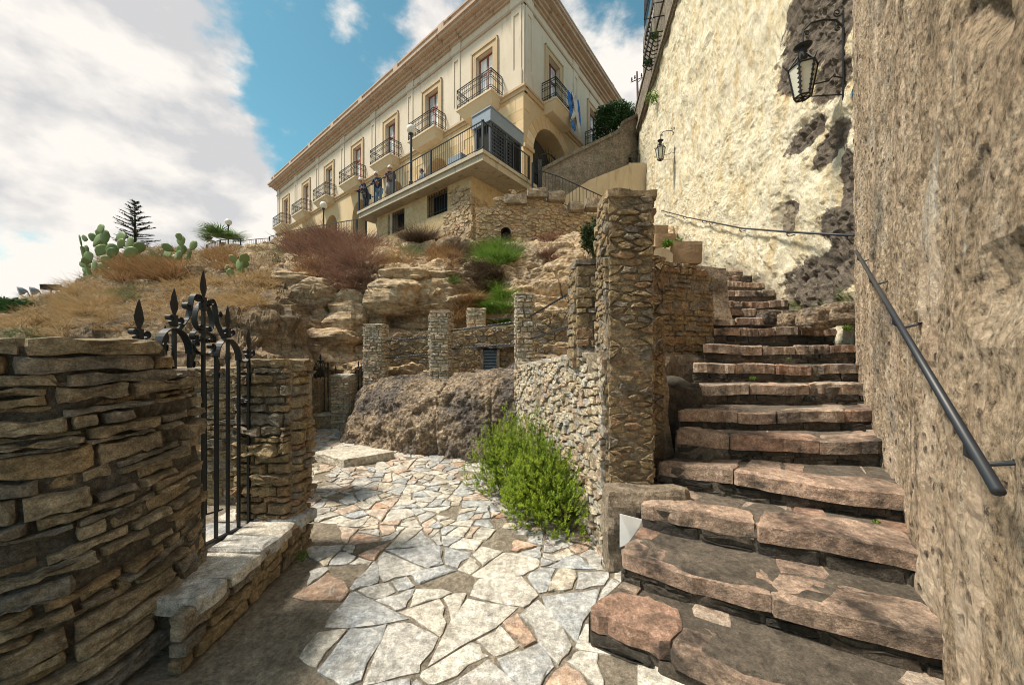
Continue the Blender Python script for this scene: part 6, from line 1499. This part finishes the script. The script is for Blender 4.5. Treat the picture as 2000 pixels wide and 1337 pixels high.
# dark cypress-like shrub, left bush, weeds on walls and steps
def leafy_bush(name, c, shell, n, size, mat, label, seed, cat='shrub', clumps=14):
    rng = random.Random(seed); t = thing(name, tuple(c-Z1*shell.z), label, cat); V = []; F = []
    for k in range(clumps):
        d = Vector((rng.gauss(0, 1), rng.gauss(0, 1), rng.gauss(0, 1))).normalized()*rng.random()**.5; leafy(V, F, rng, c+Vector((d.x*shell.x, d.y*shell.y, d.z*shell.z))*.75, n//clumps, size, shell*.36)
    link_mesh('foliage', V, F, M[mat], t); mb = MB(); mb.tube([c-Z1*shell.z*1.15, c, c+Z1*shell.z*.6], [.05, .03, .01], 6); mb.build('stem', M['bark'], t)
leafy_bush('dark_shrub', P(1160, 464, 9.5), Vector((.38, .35, .62)), 5200, .035, 'cypress', 'dark upright shrub growing behind the tallest pillar', 1, clumps=26)
leafy_bush('leafy_bush', P(8, 602, 7.4), Vector((.5, .5, .42)), 900, .075, 'bayleaf', 'broad-leaved green bush on the slope beside the round floodlights', 2)
def weed(c, r, n, label, seed, mat='weed', size=.02, group='small weeds on walls and steps'):
    rng = random.Random(seed); V = []; F = []; leafy(V, F, rng, c, n, size, Vector((r, r, r*.8))); tag(link_mesh('weed', V, F, M[mat]), label, 'weed', group)
for k, (u, v, Y, r, n, s, lab) in enumerate(((1303, 476, 4.75, .07, 120, .03, 'green weed sprouting beside the cement planter'), (1325, 470, 4.85, .05, 50, .025, 'low weed on the planter soil'), (1541, 700, 4.1, .025, 40, .012, 'tiny weed on a step under the plaster wall'), (1470, 738, 3.75, .03, 40, .012, 'tiny weed at the foot of a dark riser'),
                                        (1712, 1018, 2.2, .02, 40, .010, 'tiny weed where a step meets the brown wall'), (1782, 1096, 1.92, .02, 40, .009, 'small weed at the wall edge of a lower step'), (1655, 640, 4.5, .05, 60, .02, 'weed in the corner of the two tall walls'), (590, 1085, 2.7, .05, 120, .010, 'mossy weed at the gate pillar foot'))):
    c = P(u, v, Y); weed(c, r, n, lab, 300+k, size=s)
for k, (u, v, Y) in enumerate(((1283, 190, 15.6), (1274, 120, 16.0), (1286, 68, 15))):
    k_ = (u-1000)/FPX; s = (k_*CORNER.y-CORNER.x)/(CU.x-k_*CU.y); o = CORNER+CU*s; weed(Vector((o.x, o.y, EYE+(HOR-v)/FPX*o.y))+CN*.15, (.34, .2, .18)[k], 260, ('hanging weed on the plaster wall below the moulding', 'weed tuft on the wall moulding', 'weed under the window cage')[k], 320+k, 'weed' if k != 1 else 'bayleaf', .05)

# ------------------------------------------------------------------ people on the platform
def skin_obj(name, verts, edges, radii, mat, parent, root=0, sub=1):
    me = bpy.data.meshes.new(name); o0 = Vector(ORG[parent]); me.from_pydata([tuple(Vector(v)-o0) for v in verts], edges, []); me.materials.append(M[mat]); o = bpy.data.objects.new(name, me); COL.objects.link(o); o.parent = parent; ORG[o] = o0
    m = o.modifiers.new('skin', 'SKIN'); m.use_smooth_shade = True
    if not me.skin_vertices: return o
    for k, r in enumerate(radii): d = me.skin_vertices[0].data[k]; d.radius = (r, r) if not isinstance(r, tuple) else r; d.use_root = (k == root)
    s = o.modifiers.new('sub', 'SUBSURF'); s.levels = sub; s.render_levels = sub; return o
def person(pos, face, label, top, bottom, hair, lean=.15, H=1.70, skirt=False):
    t = thing('person', tuple(pos), label, 'person', None); f = Vector((math.cos(face), math.sin(face), 0)); r = Vector((f.y, -f.x, 0)); q = lambda a, b, z: pos+r*a+f*b+Z1*z*H/1.7
    hip = q(0, -.02, .92); ch = q(0, lean*.55, 1.30); nk = q(0, lean*.8, 1.46); hd = q(0, lean+.05, 1.60); tp = q(0, lean+.06, 1.68)
    sh = [q(s*.19, lean*.7, 1.40) for s in (-1, 1)]; el = [q(s*.25, lean*.7+.06, 1.13) for s in (-1, 1)]; wr = [q(s*.20, lean*.7+.28, 1.06) for s in (-1, 1)]
    hp = [q(s*.09, -.02, .90) for s in (-1, 1)]; kn = [q(s*.10, .03, .49) for s in (-1, 1)]; an = [q(s*.10, -.02, .09) for s in (-1, 1)]; toe = [q(s*.11, .14, .04) for s in (-1, 1)]
    vs = [hip, ch, nk, hd, tp]; es = [(0, 1), (1, 2), (2, 3), (3, 4)]; rs = [.13, .14, .055, .088, .06]
    nose = q(0, lean+.15, 1.60); vs.append(nose); es.append((3, 5)); rs.append(.018)
    for k in (0, 1):
        b = len(vs); vs += [sh[k], el[k], wr[k]]; es += [(1, b), (b, b+1), (b+1, b+2)]; rs += [.05, .042, .03]
        for j in range(5):
            off = (j-2)*.018; tip = wr[k]+f*(.09-.012*abs(j-2))+r*off*1.2-Z1*.02; vs.append(tip); es.append((b+2, len(vs)-1)); rs.append(.009)
        b = len(vs); vs += [hp[k], kn[k], an[k], toe[k]]; es += [(0, b), (b, b+1), (b+1, b+2), (b+2, b+3)]; rs += [.085, .06, .042, .035]
    skin_obj('body', vs, es, rs, 'skin', t)
    vs = [q(0, -.02, .80), q(0, 0, 1.0), ch, q(0, lean*.75, 1.42)]; es = [(0, 1), (1, 2), (2, 3)]; rs = [(.19, .15), (.185, .14), (.20, .145), (.11, .09)]
    for k in (0, 1): b = len(vs); vs += [sh[k], el[k], wr[k]-f*.03]; es += [(2, b), (b, b+1), (b+1, b+2)]; rs += [.075, .065, .052]
    skin_obj('jacket', vs, es, rs, top, t)
    vs = [hip]; es = []; rs = [(.16, .13)]
    for k in (0, 1): b = len(vs); vs += [hp[k], kn[k], an[k]+Z1*.02]; es += [(0, b), (b, b+1), (b+1, b+2)]; rs += [.11, .08, .07]
    skin_obj('trousers', vs, es, rs, bottom, t)
    if skirt: mb = MB(); mb.lathe(q(0, 0, .42), [(.26, 0), (.23, .25), (.19, .5)], 14); mb.build('skirt', M[bottom], t, smooth=True)
    for k in (0, 1): skin_obj('shoe', [an[k]-f*.05-Z1*.03, an[k]+f*.05-Z1*.035, toe[k]+f*.03], [(0, 1), (1, 2)], [.05, .05, .04], 'dark_cloth', t)
    # hair shell over the back and top of the head
    mb = MB(); c = hd+Z1*.025-f*.015; n, m = 14, 8; k0 = 0
    for j in range(m+1):
        th = math.pi*.62*j/m
        for i in range(n): ph = 2*math.pi*i/n; d = f*(math.sin(th)*math.cos(ph))+r*(math.sin(th)*math.sin(ph))+Z1*math.cos(th); rad = .118*(1.0 if math.cos(ph) < .55 or th < .9 else .80); mb.v.append(tuple(c+d*rad))
    for j in range(m):
        for i in range(n): mb.f.append((j*n+i, j*n+(i+1) % n, (j+1)*n+(i+1) % n, (j+1)*n+i))
    mb.build('hair', M[hair], t, smooth=True)
def on_plat(u, b):
    k = (u-1000)/FPX; o = PC+RD*b; s = (o.x-k*o.y)/(k*LD.y-LD.x); return o+LD*s+Z1*PZ
fa = math.atan2(LN.y, LN.x)
person(on_plat(716, .42), fa+.1, 'white-haired person in a navy jacket bending over the platform end railing', 'navy', 'dark_cloth', 'white_hair', .34)
person(on_plat(740, .45), fa+.5, 'white-haired person in navy jacket and pale blue jeans at the platform railing', 'navy', 'denim', 'white_hair', .22)
person(on_plat(763, .45), fa+.9, 'pale-haired person in dark patterned coat and grey skirt looking over the railing', 'maroon', 'grey_cloth', 'white_hair', .2, 1.66, True)
person(on_plat(826, 1.6), fa-.1, 'dark-haired person in a grey-blue jacket standing back from the railing', 'steel_cloth', 'dark_cloth', 'dark_hair', .05, 1.68)
